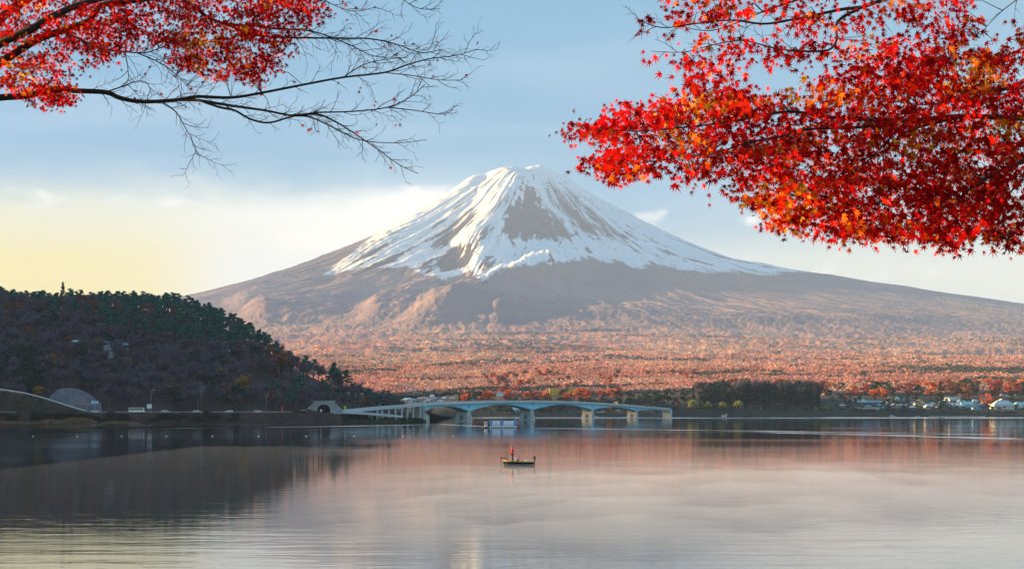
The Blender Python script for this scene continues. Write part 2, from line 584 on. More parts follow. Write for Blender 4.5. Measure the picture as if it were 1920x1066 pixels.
plc = plc * (1 - dk) + pl_d * dk
gnd = forc * (1 - lowz) + plc * lowz
md_ = (1 - sstep(TY, 2200, 3800))[..., None] * 0.6
gnd = gnd * (1 - md_) + np.array([0.30, 0.15, 0.12]) * md_
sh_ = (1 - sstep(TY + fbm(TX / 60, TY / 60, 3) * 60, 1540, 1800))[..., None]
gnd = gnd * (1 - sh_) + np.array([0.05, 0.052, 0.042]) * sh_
hi = sstep(-vy, -560, -470)[..., None]
gnd = gnd * (1 - hi * 0.5) + np.array([0.15, 0.095, 0.09]) * hi * 0.5
rk = rock[..., None]
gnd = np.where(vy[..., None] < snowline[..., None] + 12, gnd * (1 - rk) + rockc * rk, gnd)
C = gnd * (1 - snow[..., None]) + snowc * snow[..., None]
nr, nc = TZ.shape
idx = np.arange(nr * nc).reshape(nr, nc)
quads = np.stack([idx[:-1, :-1], idx[:-1, 1:], idx[1:, 1:], idx[1:, :-1]], -1).reshape(-1, 4)
mt_mat = mat('mountain_ground', rough=0.95, attr=True, var=0.10, scale=0.02, spec=0.1)
mountain = link('mountain', np_mesh('mountain', np.stack([TX, TY, TZ], -1).reshape(-1, 3), quads, mt_mat, True, C.reshape(-1, 3)))
tag(mountain, kind='structure')


_azr = np.radians(azc)


def terrain_z(X, Y):
    """height of the built ground, bilinear in the mesh grid"""
    X = np.atleast_1d(np.asarray(X, float)); Y = np.atleast_1d(np.asarray(Y, float))
    ci = np.clip(np.interp(np.arctan2(X, Y), _azr, np.arange(len(azc))), 0, len(azc) - 1.001)
    ri = np.clip(np.interp(Y, rows, np.arange(len(rows))), 1, len(rows) - 1.001)
    c0 = ci.astype(int); r0 = ri.astype(int); fc = ci - c0; fr = ri - r0
    return (TZ[r0, c0] * (1 - fc) + TZ[r0, c0 + 1] * fc) * (1 - fr) + (TZ[r0 + 1, c0] * (1 - fc) + TZ[r0 + 1, c0 + 1] * fc) * fr


def ground_z(X, Y):
    return float(max(terrain_z(X, Y)[0], 0.4))


# ------------------------------------------------------------------ lake
lm = bpy.data.materials.new('lake_water'); lm.use_nodes = True
t = NT(lm.node_tree)
geo = t.node('ShaderNodeNewGeometry')
X_, Y_, Z_ = t.sep(geo.outputs['Position'])[0:3]
wv = t.comb(t.m('MULTIPLY', X_, 0.10), t.m('MULTIPLY', Y_, 0.45), 0.0)
wv2 = t.comb(t.m('MULTIPLY', X_, 0.35), t.m('MULTIPLY', Y_, 1.3), 2.0)
hgt = t.m('ADD', t.m('MULTIPLY', t.noise(wv, 1.0, 3.0, 0.5), 0.7), t.m('MULTIPLY', t.noise(wv2, 1.0, 3.0, 0.55), 0.3))
# ripple patches: wind lines across the lake
pv = t.comb(t.m('MULTIPLY', X_, 0.0035), t.m('MULTIPLY', Y_, 0.020), 4.0)
patch = t.smooth(t.noise(pv, 1.0, 4.0, 0.55, 0.6), 0.50, 0.66)
pf = t.comb(t.m('MULTIPLY', X_, 0.012), t.m('MULTIPLY', Y_, 0.10), 1.0)
def wline(a, b, w0):
    """a long ripple line from a to b (plan points)"""
    ex, ey = b[0] - a[0], b[1] - a[1]; L = math.hypot(ex, ey)
    wig = t.m('MULTIPLY', t.m('SUBTRACT', t.noise(pf, 1.0, 4.0, 0.6), 0.5), w0 * 5)
    s = t.m('ADD', t.m('MULTIPLY', t.m('SUBTRACT', X_, a[0]), ex / L), t.m('MULTIPLY', t.m('SUBTRACT', Y_, a[1]), ey / L))
    d = t.m('ADD', t.m('ADD', t.m('MULTIPLY', t.m('SUBTRACT', X_, a[0]), -ey / L), t.m('MULTIPLY', t.m('SUBTRACT', Y_, a[1]), ex / L)), wig)
    k = t.smooth(t.m('ABSOLUTE', d), w0, w0 * 0.4)
    return t.m('MULTIPLY', k, t.m('MULTIPLY', t.smooth(s, 0.0, L * 0.1), t.smooth(s, L, L * 0.9)))
def wp(x, y):
    Yw = F * CAMH / (y - HOR); return (px_X(x, Yw), Yw)
lines = [wline(wp(990, 802), wp(1560, 809), 8.0), wline(wp(1400, 809), wp(1960, 823), 7.0), wline(wp(1450, 808), wp(1900, 815), 5.0),
         wline(wp(560, 800), wp(812, 795), 9.0), wline(wp(250, 803), wp(620, 799), 6.0), wline(wp(815, 794), wp(960, 802), 4.0)]
ln = lines[0]
for q in lines[1:]: ln = t.m('MAXIMUM', ln, q)
ln = t.m('MULTIPLY', ln, t.smooth(t.noise(t.comb(t.m('MULTIPLY', X_, 0.03), t.m('MULTIPLY', Y_, 0.2), 6.0), 1.0, 4.0, 0.6), 0.36, 0.6))
# broken water along the far and the left shore
shore = t.m('MAXIMUM', t.m('MULTIPLY', t.smooth(Y_, 1080, 1200), t.smooth(X_, -80.0, -20.0)), t.m('MULTIPLY', t.smooth(Y_, 600, 640), t.smooth(X_, -90, -120)))
bst = t.node('ShaderNodeBump'); bst.inputs['Distance'].default_value = 0.12
t.put(bst.inputs['Strength'], t.m('ADD', t.m('ADD', 0.10, t.m('MULTIPLY', patch, 0.10)), t.smooth(Y_, 150, 70, 0.0, 0.14)))
t.put(bst.inputs['Height'], hgt)
rgh = t.m('ADD', t.m('ADD', 0.05, t.m('MULTIPLY', patch, 0.05)), t.m('ADD', t.m('MULTIPLY', ln, 0.30), t.m('MULTIPLY', shore, 0.18)))
body = t.node('ShaderNodeBsdfDiffuse'); t.put(body.inputs['Color'], (0.004, 0.009, 0.016))
gl = t.node('ShaderNodeBsdfGlossy', distribution='BECKMANN'); t.put(gl.inputs['Color'], (0.96, 0.98, 1.0)); t.put(gl.inputs['Roughness'], rgh)
t.l.new(bst.outputs[0], gl.inputs['Normal'])
fr = t.node('ShaderNodeFresnel'); fr.inputs['IOR'].default_value = 1.7; t.l.new(bst.outputs[0], fr.inputs['Normal'])
mxw = t.node('ShaderNodeMixShader'); t.put(mxw.inputs[0], fr.outputs[0])
t.l.new(body.outputs[0], mxw.inputs[1]); t.l.new(gl.outputs[0], mxw.inputs[2])
t.l.new(mxw.outputs[0], t.node('ShaderNodeOutputMaterial').inputs[0])
lake = link('lake', np_mesh('lake', np.array([(-4000, -60, 0), (4000, -60, 0), (4000, 1700, 0), (-4000, 1700, 0)]), np.array([(0, 1, 2, 3)]), lm))
tag(lake, kind='structure')
gmat = mat('dark_earth', (0.06, 0.05, 0.045), 0.95, var=0.3, scale=0.05)
ground = link('ground', np_mesh('ground', np.array([(-10800, -1500, -2.5), (10800, -1500, -2.5), (10800, 23000, -2.5), (-10800, 23000, -2.5)]), np.array([(0, 1, 2, 3)]), gmat))
tag(ground, kind='structure')

# ------------------------------------------------------------------ left hill
cr_px = np.array([0, 60, 120, 200, 300, 350, 400, 450, 490, 540, 600, 650, 700, 728])
cr_py = np.array([566, 577, 582, 578, 582, 590, 607, 632, 656, 688, 716, 736, 758, 764])
cr_Y = np.array([1060, 1050, 1040, 1025, 1000, 985, 970, 950, 935, 915, 890, 875, 862, 855])
cr_X = (cr_px - 960) / F * cr_Y
cr_Z = CAMH + (HOR - cr_py) / F * cr_Y
cX = np.concatenate([[-1600, -900, -600, -480], cr_X, [-58, -50, 3000]])
cY = np.concatenate([[1300, 1100, 1050, 1060], cr_Y, [852, 850, 850]])
cZ = np.concatenate([[120, 190, 165, 122], cr_Z, [3, 0.5, 0.4]])  # unseen crest at far left is raised to shade the visible slope


def road_y(X):                       # front edge of the shore shelf
    return np.interp(X, [-2000, -420, -270, -190, -135, -110, -85, -60], [760, 700, 704, 712, 730, 760, 800, 830])


def hill_z(X, Y):
    X = np.asarray(X, float); Y = np.asarray(Y, float)
    Yc = np.interp(X, cX, cY); zc = np.interp(X, cX, cZ); Y0 = road_y(X) + 14
    tt = np.clip((Y - Y0) / np.maximum(Yc - Y0, 1), 0, 1)
    up = np.sin(tt * math.pi / 2) ** 1.12
    back = np.clip((Y - Yc) / 420.0, 0, 1)
    dn = 0.5 + 0.5 * np.cos(back * math.pi)
    base = 5.4 * sstep(Y - Y0, -15.0, -13.0)
    z = base + np.maximum(zc - 5.4, 0) * up * dn
    z = z + fbm(X / 45, Y / 45, 3) * 3.0 * sstep(tt, 0.03, 0.2) * sstep(zc, 8, 30)
    z = np.where(Y > Yc, z - 5.4 * back, z)
    return z


hx = np.linspace(-1500, -52, 420); hy = np.concatenate([np.linspace(690, 860, 110, endpoint=False), np.linspace(860, 1750, 130)])
HX, HY = np.meshgrid(hx, hy)
HZ = hill_z(HX, HY)
HZ = np.where(HY < road_y(HX) - 0.2, -1.5, HZ)
n1_, n2_ = HZ.shape
hi_ = np.arange(n1_ * n2_).reshape(n1_, n2_)
hq = np.stack([hi_[:-1, :-1], hi_[:-1, 1:], hi_[1:, 1:], hi_[1:, :-1]], -1).reshape(-1, 4)
hill_mat = mat('hill_litter', (0.055, 0.032, 0.030), 0.95, var=0.45, scale=0.06, bump=0.4)
hill = link('hill', np_mesh('hill', np.stack([HX, HY, HZ], -1).reshape(-1, 3), hq, hill_mat, True))
tag(hill, kind='structure')

# ------------------------------------------------------------------ trees
bark = mat('bark', (0.05, 0.038, 0.032), 0.95, var=0.3, scale=3.0)
bark_pale = mat('bark_pale', (0.13, 0.11, 0.105), 0.95, var=0.3, scale=3.0)
foliage = mat('foliage', rough=0.85, attr=True, var=0.15, scale=0.8, trans=0.25, spec=0.1)


def quads_from(c, n, u, su, sv):
    """quads centred at c with in-plane axes u (half su) and n x u (half sv)"""
    v = np.cross(n, u)
    su = np.asarray(su).reshape(-1, 1); sv = np.asarray(sv).reshape(-1, 1)
    V = np.stack([c - u * su - v * sv, c + u * su - v * sv * 0.6, c + u * su * 0.9 + v * sv, c - u * su * 0.7 + v * sv], 1)
    return V.reshape(-1, 3)


def unit(a):
    return a / np.maximum(np.linalg.norm(a, axis=1, keepdims=True), 1e-6)


def rand_dirs(g, n):
    return unit(g.normal(size=(n, 3)))


def clump_leaves(g, cents, rads, per, size, cols, updown=0.0, shell=0.55):
    """leaf faces spread through ellipsoid clumps; returns verts, vertex colours"""
    VV, CC = [], []
    for c, r, col in zip(cents, rads, cols):
        d = rand_dirs(g, per)
        rad = shell + (1 - shell) * g.random((per, 1)) ** 0.7
        rad *= g.uniform(0.75, 1.12, (per, 1))
        p_ = np.asarray(c) + d * rad * np.asarray(r)
        nrm = unit(d * 0.7 + rand_dirs(g, per) * 0.8 + np.array([0, 0, updown]))
        u = unit(np.cross(nrm, rand_dirs(g, per)))
        s = size * g.uniform(0.6, 1.3, per)
        VV.append(quads_from(p_, nrm, u, s, s * g.uniform(0.5, 0.9, per)))
        k = g.uniform(0.7, 1.3, (per, 1)) * g.uniform(0.85, 1.15)
        CC.append(np.repeat(np.asarray(col) * k, 4, 0))
    return np.concatenate(VV), np.concatenate(CC)


def quad_idx(nv):
    return np.arange(nv).reshape(-1, 4)


def limb_tube(mb, a, b, r0, r1, n=5, bow=0.0, g=None):
    a = Vector(a); b = Vector(b)
    m1 = a.lerp(b, 0.35) + Vector((0, 0, -bow)); m2 = a.lerp(b, 0.7) + Vector((0, 0, -bow * 0.6))
    mb.tube([a, m1, m2, b], [r0, r0 * 0.7 + r1 * 0.3, r0 * 0.35 + r1 * 0.65, r1], n, cap=False)


def tree_meshes(kind, seed):
    """(trunk mesh, crown mesh, crown arrays) for a tree of unit kind; heights given in metres"""
    g = np.random.default_rng(seed); tr = MB()
    cols = {
        'pine': (0.036, 0.150, 0.120), 'bare': (0.135, 0.112, 0.145), 'rust': (0.24, 0.095, 0.062), 'gold': (0.34, 0.20, 0.04),
        'cedar': (0.022, 0.050, 0.042), 'dark': (0.028, 0.062, 0.045), 'flame': (0.55, 0.13, 0.035), 'willow': (0.28, 0.31, 0.07), 'crimson': (0.34, 0.07, 0.05),
        'shrub': (0.045, 0.06, 0.04)}
    base = np.array(cols[kind])
    def vary(): return base * g.uniform(0.75, 1.3) * np.array([g.uniform(.9, 1.1), g.uniform(.9, 1.1), g.uniform(.9, 1.1)])
    if kind == 'pine':
        H = 13.0; lean = g.uniform(-0.8, 0.8, 2)
        top = (lean[0], lean[1], H * 0.96)
        tr.tube([(0, 0, -1), (lean[0] * 0.2, lean[1] * 0.2, H * 0.4), (lean[0] * 0.7, lean[1] * 0.7, H * 0.75), top], [0.32, 0.25, 0.15, 0.05], 6)
        ce, ra, co = [], [], []
        for k in range(11):
            z = H * (0.42 + 0.58 * (k + g.random() * 0.7) / 11.0); a = g.uniform(0, 6.28) if k < 10 else 0
            reach = (1 - ((z / H - 0.42) / 0.62)) ** 0.6 * 3.4 * g.uniform(0.55, 1.0) if k < 10 else 0
            f = z / H
            c = (lean[0] * f + math.cos(a) * reach, lean[1] * f + math.sin(a) * reach, z)
            ce.append(c); rr_ = g.uniform(1.3, 2.3) * (1.15 - 0.45 * f); ra.append((rr_, rr_, g.uniform(0.45, 0.75))); co.append(vary())
            limb_tube(tr, (lean[0] * f, lean[1] * f, z - 0.6), c, 0.09, 0.03, 4, -0.1)
        V, C_ = clump_leaves(g, ce, ra, 66, 0.36, co, 0.6, 0.35)
    elif kind == 'bare':
        H = 10.5
        tr.tube([(0, 0, -1), (0.1, 0, H * 0.3), (g.uniform(-.4, .4), g.uniform(-.4, .4), H * 0.62)], [0.24, 0.17, 0.08], 6)
        VV, CC = [], []
        for k in range(13):
            a = g.uniform(0, 6.28); sp = g.uniform(1.2, 3.3); z0 = H * g.uniform(0.25, 0.55); z1 = H * g.uniform(0.6, 0.95)
            e = np.array((math.cos(a) * sp, math.sin(a) * sp, z1))
            limb_tube(tr, (0, 0, z0), tuple(e), 0.09, 0.025, 4, 0.25)
            n_ = 46
            t0 = g.uniform(0.35, 1.0, (n_, 1)); st = np.array((0, 0, z0)) * (1 - t0) + e * t0
            d = unit(rand_dirs(g, n_) * 0.9 + np.array((math.cos(a) * .5, math.sin(a) * .5, 0.75)))
            ln_ = g.uniform(0.5, 1.25, n_)
            cc_ = st + d * ln_[:, None] * 0.8
            nrm = unit(np.cross(d, rand_dirs(g, n_)))
            VV.append(quads_from(cc_, nrm, d, ln_, g.uniform(0.05, 0.12, n_)))
            CC.append(np.repeat(vary()[None] * g.uniform(0.7, 1.3, (n_, 1)), 4, 0))
        V, C_ = np.concatenate(VV), np.concatenate(CC)
    elif kind in ('rust', 'gold', 'flame', 'crimson', 'dark', 'shrub'):
        H = {'dark': 12.0, 'shrub': 2.2}.get(kind, 10.0); W_ = {'dark': 4.2, 'shrub': 1.9}.get(kind, 4.0)
        tr.tube([(0, 0, -1 if kind != 'shrub' else -0.3), (0.15, 0.1, H * 0.3), (0, 0.1, H * 0.75)], [0.028 * H, 0.02 * H, 0.005 * H], 6)
        ce, ra, co = [], [], []
        for k in range(17):
            z = H * g.uniform(0.28, 0.9); a = g.uniform(0, 6.28)
            wz = W_ * math.sqrt(max(0.05, 1 - ((z / H - 0.55) / 0.47) ** 2)) * 0.78
            q = wz * math.sqrt(g.random())
            c = (math.cos(a) * q, math.sin(a) * q, z)
            ce.append(c); s_ = g.uniform(0.24, 0.40) * W_; ra.append((s_, s_, s_ * 0.72)); co.append(vary())
            if k % 2 == 0: limb_tube(tr, (0, 0, z * 0.55), c, 0.008 * H, 0.003 * H, 4)
        V, C_ = clump_leaves(g, ce, ra, 46, 0.082 * W_, co, 0.3, 0.5)
    elif kind == 'cedar':
        H = 22.0
        tr.tube([(0, 0, -1), (0, 0, H * 0.5), (0, 0, H * 0.97)], [0.4, 0.26, 0.05], 6)
        ce, ra, co = [], [], []
        for k in range(26):
            f = 0.16 + 0.84 * (k + 0.5) / 26.0; a = k * 2.4 + g.uniform(-.4, .4)
            reach = 3.3 * (1 - f) ** 0.75 * g.uniform(0.5, 0.95)
            c = (math.cos(a) * reach, math.sin(a) * reach, f * H - reach * 0.25)
            s_ = 0.5 + 1.5 * (1 - f) * g.uniform(0.8, 1.2)
            ce.append(c); ra.append((s_, s_, s_ * 0.75)); co.append(vary())
        V, C_ = clump_leaves(g, ce, ra, 34, 0.42, co, 0.2, 0.4)
    elif kind == 'willow':
        H = 9.0
        tr.tube([(0, 0, -1), (0.1, 0, H * 0.35), (0, 0.1, H * 0.8)], [0.3, 0.22, 0.06], 6)
        VV, CC = [], []
        for k in range(64):
            a = g.uniform(0, 6.28); q = 3.9 * math.sqrt(g.random())
            zt = H * (0.98 - 0.40 * (q / 3.9) ** 2) + g.uniform(-.5, .3); zb = zt - g.uniform(1.6, 4.2)
            n_ = 14
            z = np.linspace(zt, max(zb, 0.8), n_)
            c = np.stack([math.cos(a) * q + g.normal(0, .18, n_), math.sin(a) * q + g.normal(0, .18, n_), z], -1)
            d = unit(np.tile([0, 0, -1.0], (n_, 1)) + g.normal(0, .35, (n_, 3)))
            nrm = unit(np.cross(d, rand_dirs(g, n_)))
            VV.append(quads_from(c, nrm, d, g.uniform(.3, .5, n_), g.uniform(.14, .26, n_)))
            CC.append(np.repeat(vary()[None] * g.uniform(.7, 1.3, (n_, 1)), 4, 0))
        for k in range(6):
            a = k * 1.05; limb_tube(tr, (0, 0, H * 0.35), (math.cos(a) * 2.3, math.sin(a) * 2.3, H * 0.78), 0.12, 0.04, 4)
        V, C_ = np.concatenate(VV), np.concatenate(CC)
    tm = tr.mesh('trunk', bark if kind != 'bare' else bark_pale, True)
    cm = np_mesh('crown', V, quad_idx(len(V)), foliage, False, C_)
    return dict(trunk=tm, crown=cm, V=V, C=C_, H=H, T=(np.array([tuple(v.co) for v in tm.vertices]), [tuple(p.vertices) for p in tm.polygons]))


TREES = {}
for i_, (kd, nvar) in enumerate((('pine', 5), ('bare', 5), ('rust', 4), ('gold', 2), ('cedar', 4), ('dark', 4), ('flame', 4), ('crimson', 3), ('willow', 3), ('shrub', 3))):
    TREES[kd] = [tree_meshes(kd, 100 * (i_ + 1) + v) for v in range(nvar)]
TNAME = {'pine': 'pine_tree', 'bare': 'bare_tree', 'rust': 'autumn_tree', 'gold': 'golden_tree', 'cedar': 'cedar_tree', 'dark': 'evergreen_tree',
         'flame': 'autumn_tree', 'crimson': 'autumn_tree', 'willow': 'willow_tree', 'shrub': 'shrub'}


def plant(kind, loc, height, label, group=None, width=1.0, var=None, rz=None, cat='tree'):
    v = TREES[kind][rnd.randrange(len(TREES[kind])) if var is None else var]
    s = height / v['H']
    o = empty(TNAME[kind], loc, rnd.uniform(0, 6.28) if rz is None else rz)
    o.scale = (s * width, s * width, s)
    link('trunk', v['trunk'], o); link('crown', v['crown'], o)
    tag(o, label, cat, group)
    return o


# the wooded hill: the 300 nearest trees stand singly, those behind them as one wood
def hill_kind(x, y, q):
    """species by place on the hill (photo column and row of the foot)"""
    pines = 185 < x < 520 and y < 672 - (x - 190) * 0.02 and y < 608 + x * 0.13
    if pines: return 'pine' if q < 0.88 else ('bare' if q < 0.96 else 'rust')
    if x < 190 and y < 605: return 'rust' if q < 0.45 else ('bare' if q < 0.75 else 'pine')
    if x < 75 and 680 < y < 745: return 'dark' if q < 0.7 else 'bare'
    if x >= 500:
        return 'pine' if q < 0.42 else ('bare' if q < 0.82 else ('rust' if q < 0.93 else 'dark'))
    return 'bare' if q < 0.88 else ('rust' if q < 0.94 else ('gold' if q < 0.96 else 'dark'))


cand = []
gx = np.arange(-430, -60, 8.6)
for X0 in gx:
    for Y0 in np.arange(705, 1180, 8.6):
        X1 = X0 + rnd.uniform(-3.6, 3.6); Y1 = Y0 + rnd.uniform(-3.6, 3.6)
        z1 = float(hill_z(X1, Y1))
        Yc_ = float(np.interp(X1, cX, cY)); ry = float(road_y(X1))
        x1 = 960 + F * X1 / Y1; y1 = HOR - F * (z1 - CAMH) / Y1
        if Y1 > Yc_ + 22 or Y1 < ry + 19 or x1 < -70: continue
        if float(np.interp(X1, cX, cZ)) < 6.5: continue
        if 78 < x1 < 200 and Y1 < ry + 48: continue          # the bare concrete slope
        if x1 < 78 and Y1 < ry + 30: continue
        if 572 < x1 < 655 and Y1 < 775: continue             # tunnel mouth
        if 470 < x1 < 660 and 745 > y1 > 712 and rnd.random() < 0.75: continue   # open scrub slope above the tunnel
        cand.append((Y1, X1, z1, x1, y1))
cand.sort()
def zone(x, table):
    for lim, words in table:
        if x < lim: return words
    return table[-1][1]


def hill_zone(x, y):
    a = zone(x, ((90, 'near the left edge'), (200, 'above the concrete slope'), (330, 'above the white van'), (460, 'above the tall lamp'), (570, 'left of the tunnel'), (660, 'above the tunnel'), (9999, 'at the hill end')))
    return ('low ' if y > 735 else ('midway up ' if y > 690 else 'high up ')) + a


HILL_LABEL = {
    'pine': ('dark green pine of the hill wood', 'pines on the wooded hill'),
    'bare': ('leafless greyish tree of the hill wood', 'leafless trees on the wooded hill'),
    'rust': ('rust brown tree of the hill wood', 'rusty autumn trees on the hill'),
    'gold': ('dull golden tree of the hill wood', 'golden trees on the hill'),
    'dark': ('dark evergreen of the hill wood', 'dark evergreens on the hill')}
HH = {'pine': (10, 14.5), 'bare': (8.5, 12), 'rust': (8, 11.5), 'gold': (7, 9.5), 'dark': (9, 13)}
wood_V, wood_C = [], []
for i_, (Y1, X1, z1, x1, y1) in enumerate(cand):
    kd = hill_kind(x1, y1, rnd.random())
    hgt_ = rnd.uniform(*HH[kd])
    if x1 > 640: hgt_ *= 0.8
    if i_ < 300:
        lab, grp = HILL_LABEL[kd]
        plant(kd, (X1, Y1, z1 - 0.3), hgt_, lab + ', ' + hill_zone(x1, y1), grp, rnd.uniform(1.0, 1.35))
    else:
        v = TREES[kd][rnd.randrange(len(TREES[kd]))]
        a = rnd.uniform(0, 6.28); s = hgt_ / v['H']; ca, sa = math.cos(a) * s, math.sin(a) * s
        P_ = np.stack([v['V'][:, 0] * ca - v['V'][:, 1] * sa + X1, v['V'][:, 0] * sa + v['V'][:, 1] * ca + Y1, v['V'][:, 2] * s + z1 - 0.3], -1)
        wood_V.append(P_); wood_C.append(v['C'])
        # stem as two crossed tapering blades of bark
        w_ = 0.22 * s * 1.6; ht = hgt_ * 0.62
        P_ = np.array([(X1 - w_, Y1, z1 - 1), (X1 + w_, Y1, z1 - 1), (X1 + w_ * .4, Y1, z1 + ht), (X1 - w_ * .4, Y1, z1 + ht),
                       (X1, Y1 - w_, z1 - 1), (X1, Y1 + w_, z1 - 1), (X1, Y1 + w_ * .4, z1 + ht), (X1, Y1 - w_ * .4, z1 + ht)])
        wood_V.append(P_); wood_C.append(np.tile([0.06, 0.047, 0.043], (8, 1)))
print('HILL TREES', len(cand))
WV = np.concatenate(wood_V); WC = np.concatenate(wood_C)
woods = link('woods', np_mesh('woods', WV, quad_idx(len(WV)), foliage, False, WC))
tag(woods, 'dense mixed wood of pines and bare trees covering the upper hill', 'woods', kind='stuff')
# trees of the hill that stand out
def hill_tree(kind, x, ytop, Y, label, width=1.0):
    X1 = px_X(x, Y); z1 = float(hill_z(X1, Y))
    plant(kind, (X1, Y, z1 - 0.2), max(4.0, at(x, ytop, Y).z - z1), label, None, width)
hill_tree('pine', 627, 679, 858, 'tall slender pine standing clear on the hill shoulder above the tunnel')
hill_tree('pine', 650, 692, 856, 'smaller pine next down the slope from the tall slender pine', 1.0)
hill_tree('cedar', 118, 528, 1030, 'dark pointed conifer rising highest above the hill crest', 1.1)
hill_tree('gold', 415, 685, 790, 'yellow leaved tree low on the hill above the roadside', 1.1)
hill_tree('gold', 455, 702, 775, 'ochre tree low on the hill, next after the yellow one', 1.0)
hill_tree('rust', 128, 643, 850, 'bright orange brown tree halfway up the hill at left', 0.8)
hill_tree('rust', 340, 652, 850, 'orange tree alone among bare trees halfway up the hill', 0.9)
hill_tree('rust', 520, 648, 838, 'large russet tree on the right shoulder of the hill', 1.25)
hill_tree('gold', 180, 638, 850, 'pale ochre tree beside the small houses on the hill', 0.9)
for (x, yt, Y, kd, lb) in ((708, 734, 850, 'dark', 'dark evergreen at the very end of the hill'), (722, 738, 862, 'dark', 'round dark evergreen beside the hill end, over the bridge approach'),
                           (738, 742, 905, 'cedar', 'small dark conifer standing behind the bridge approach'), (752, 747, 915, 'dark', 'low dark bush tree behind the bridge approach rail')):
    X1 = px_X(x, Y); z1 = 1.0
    plant(kd, (X1, Y, z1), at(x, yt, Y).z - z1, lb, None, 1.0)

# ------------------------------------------------------------------ left shore: road, bank, cars, tunnel, signs
asphalt = mat('asphalt', (0.05, 0.05, 0.055), 0.9, var=0.2, scale=0.5)
white_paint = mat('white_paint', (0.78, 0.80, 0.82), 0.4, var=0.05)
grey_metal = mat('grey_metal', (0.45, 0.47, 0.50), 0.45, metal=0.6, var=0.08)
concrete = mat('concrete', (0.36, 0.37, 0.38), 0.9, var=0.18, scale=0.4)
shotcrete = mat('shotcrete', (0.17, 0.155, 0.19), 0.95, var=0.22, scale=0.25, bump=0.3)
orange_paint = mat('orange_paint', (0.75, 0.26, 0.05), 0.5, var=0.08)
black = mat('black_rubber', (0.015, 0.015, 0.017), 0.7, var=0.1)
glass_dark = mat('dark_glass', (0.03, 0.045, 0.06), 0.08, var=0.05, spec=0.6)
dark_hollow = mat('hollow_shade', (0.02, 0.02, 0.024), 0.95, var=0.2)
reed_mat = mat('dry_reed', rough=0.9, attr=True, var=0.15, scale=0.6, trans=0.3, spec=0.1)
blue_paint = mat('blue_paint', (0.03, 0.20, 0.62), 0.45, var=0.08)
red_paint = mat('red_paint', (0.55, 0.04, 0.03), 0.5, var=0.08)
yellow_paint = mat('yellow_paint', (0.80, 0.50, 0.04), 0.5, var=0.08)

xs = np.linspace(-430, -112, 70)
rv, rf = [], []
for X1 in xs:
    y0 = float(road_y(X1)); rv += [(X1, y0 + 4.2, 5.47), (X1, y0 + 11.2, 5.47)]
for i in range(len(xs) - 1): rf.append((2 * i, 2 * i + 2, 2 * i + 3, 2 * i + 1))
road = link('road', np_mesh('road', np.array(rv), np.array(rf), asphalt)); tag(road, kind='structure')
mk = MB()
for k in range(60):
    X1 = -428 + k * 5.2
    y0 = float(road_y(X1)) + 7.7; y1 = float(road_y(X1 + 2.4)) + 7.7
    mk.add([(X1, y0 - .07, 5.476), (X1 + 2.4, y1 - .07, 5.476), (X1 + 2.4, y1 + .07, 5.476), (X1, y0 + .07, 5.476)], [(0, 1, 2, 3)])
mk.build('road_marking', white_paint, road)


def rail(pts, label, group=None, h=0.75, post=4.0, m_=None, beam=0.16):
    """steel guard rail: a beam on posts along a polyline"""
    pts = [Vector(p) for p in pts]
    o = empty('guard_rail', pts[0]); tag(o, label, 'guard rail', group)
    b = MB()
    rel = [p - pts[0] for p in pts]
    rings = []
    for i, p in enumerate(rel):
        rings.append([(p.x, p.y - .04, p.z + h - beam), (p.x, p.y + .04, p.z + h - beam), (p.x, p.y + .04, p.z + h + beam), (p.x, p.y - .04, p.z + h + beam)])
    b.loft(rings); b.build('beam', m_ or grey_metal, o)
    pm = MB().box(-.06, .06, -.06, .06, -0.1, h).mesh('post', grey_metal)
    for i in range(len(rel) - 1):
        L = (rel[i + 1] - rel[i]).length; n = max(1, int(L / post))
        for k in range(n):
            q = link('post', pm, o); q.location = rel[i].lerp(rel[i + 1], k / n) + Vector((0, 0.11, 0))
    return o


rail([(X1, float(road_y(X1)) + 2.2, 5.42) for X1 in np.linspace(-420, -118, 40)], 'low grey steel rail along the lakeside road under the hill', h=0.62, post=9.0, beam=0.09)

# ramp road climbing to the left edge, with its pale rail
ramp_px = [(-30, 729), (0, 732), (40, 738), (80, 748), (120, 761), (160, 773)]
rp = []
for (x, y) in ramp_px:
    Yd = 706.5 + max(0, (160 - x)) * 0.012
    rp.append(at(x, y, Yd))
wedge = MB()
rings = []
for p in rp:
    rings.append([(p.x, p.y, 5.2), (p.x, p.y + 9, 5.2), (p.x, p.y + 9, max(p.z, 5.3) + 0.4), (p.x, p.y + 0.9, max(p.z, 5.3))])
wedge.loft(rings)
rmp = wedge.build('ramp', mat('ramp_scrub', (0.05, 0.04, 0.03), 0.95, var=0.5, scale=0.4, bump=0.5)); tag(rmp, kind='structure')
rail([(p.x, p.y + 1.6, max(p.z, 5.3)) for p in rp], 'white curved guard rail climbing the ramp at the left edge', h=0.85, post=4.0, m_=white_paint, beam=0.2)


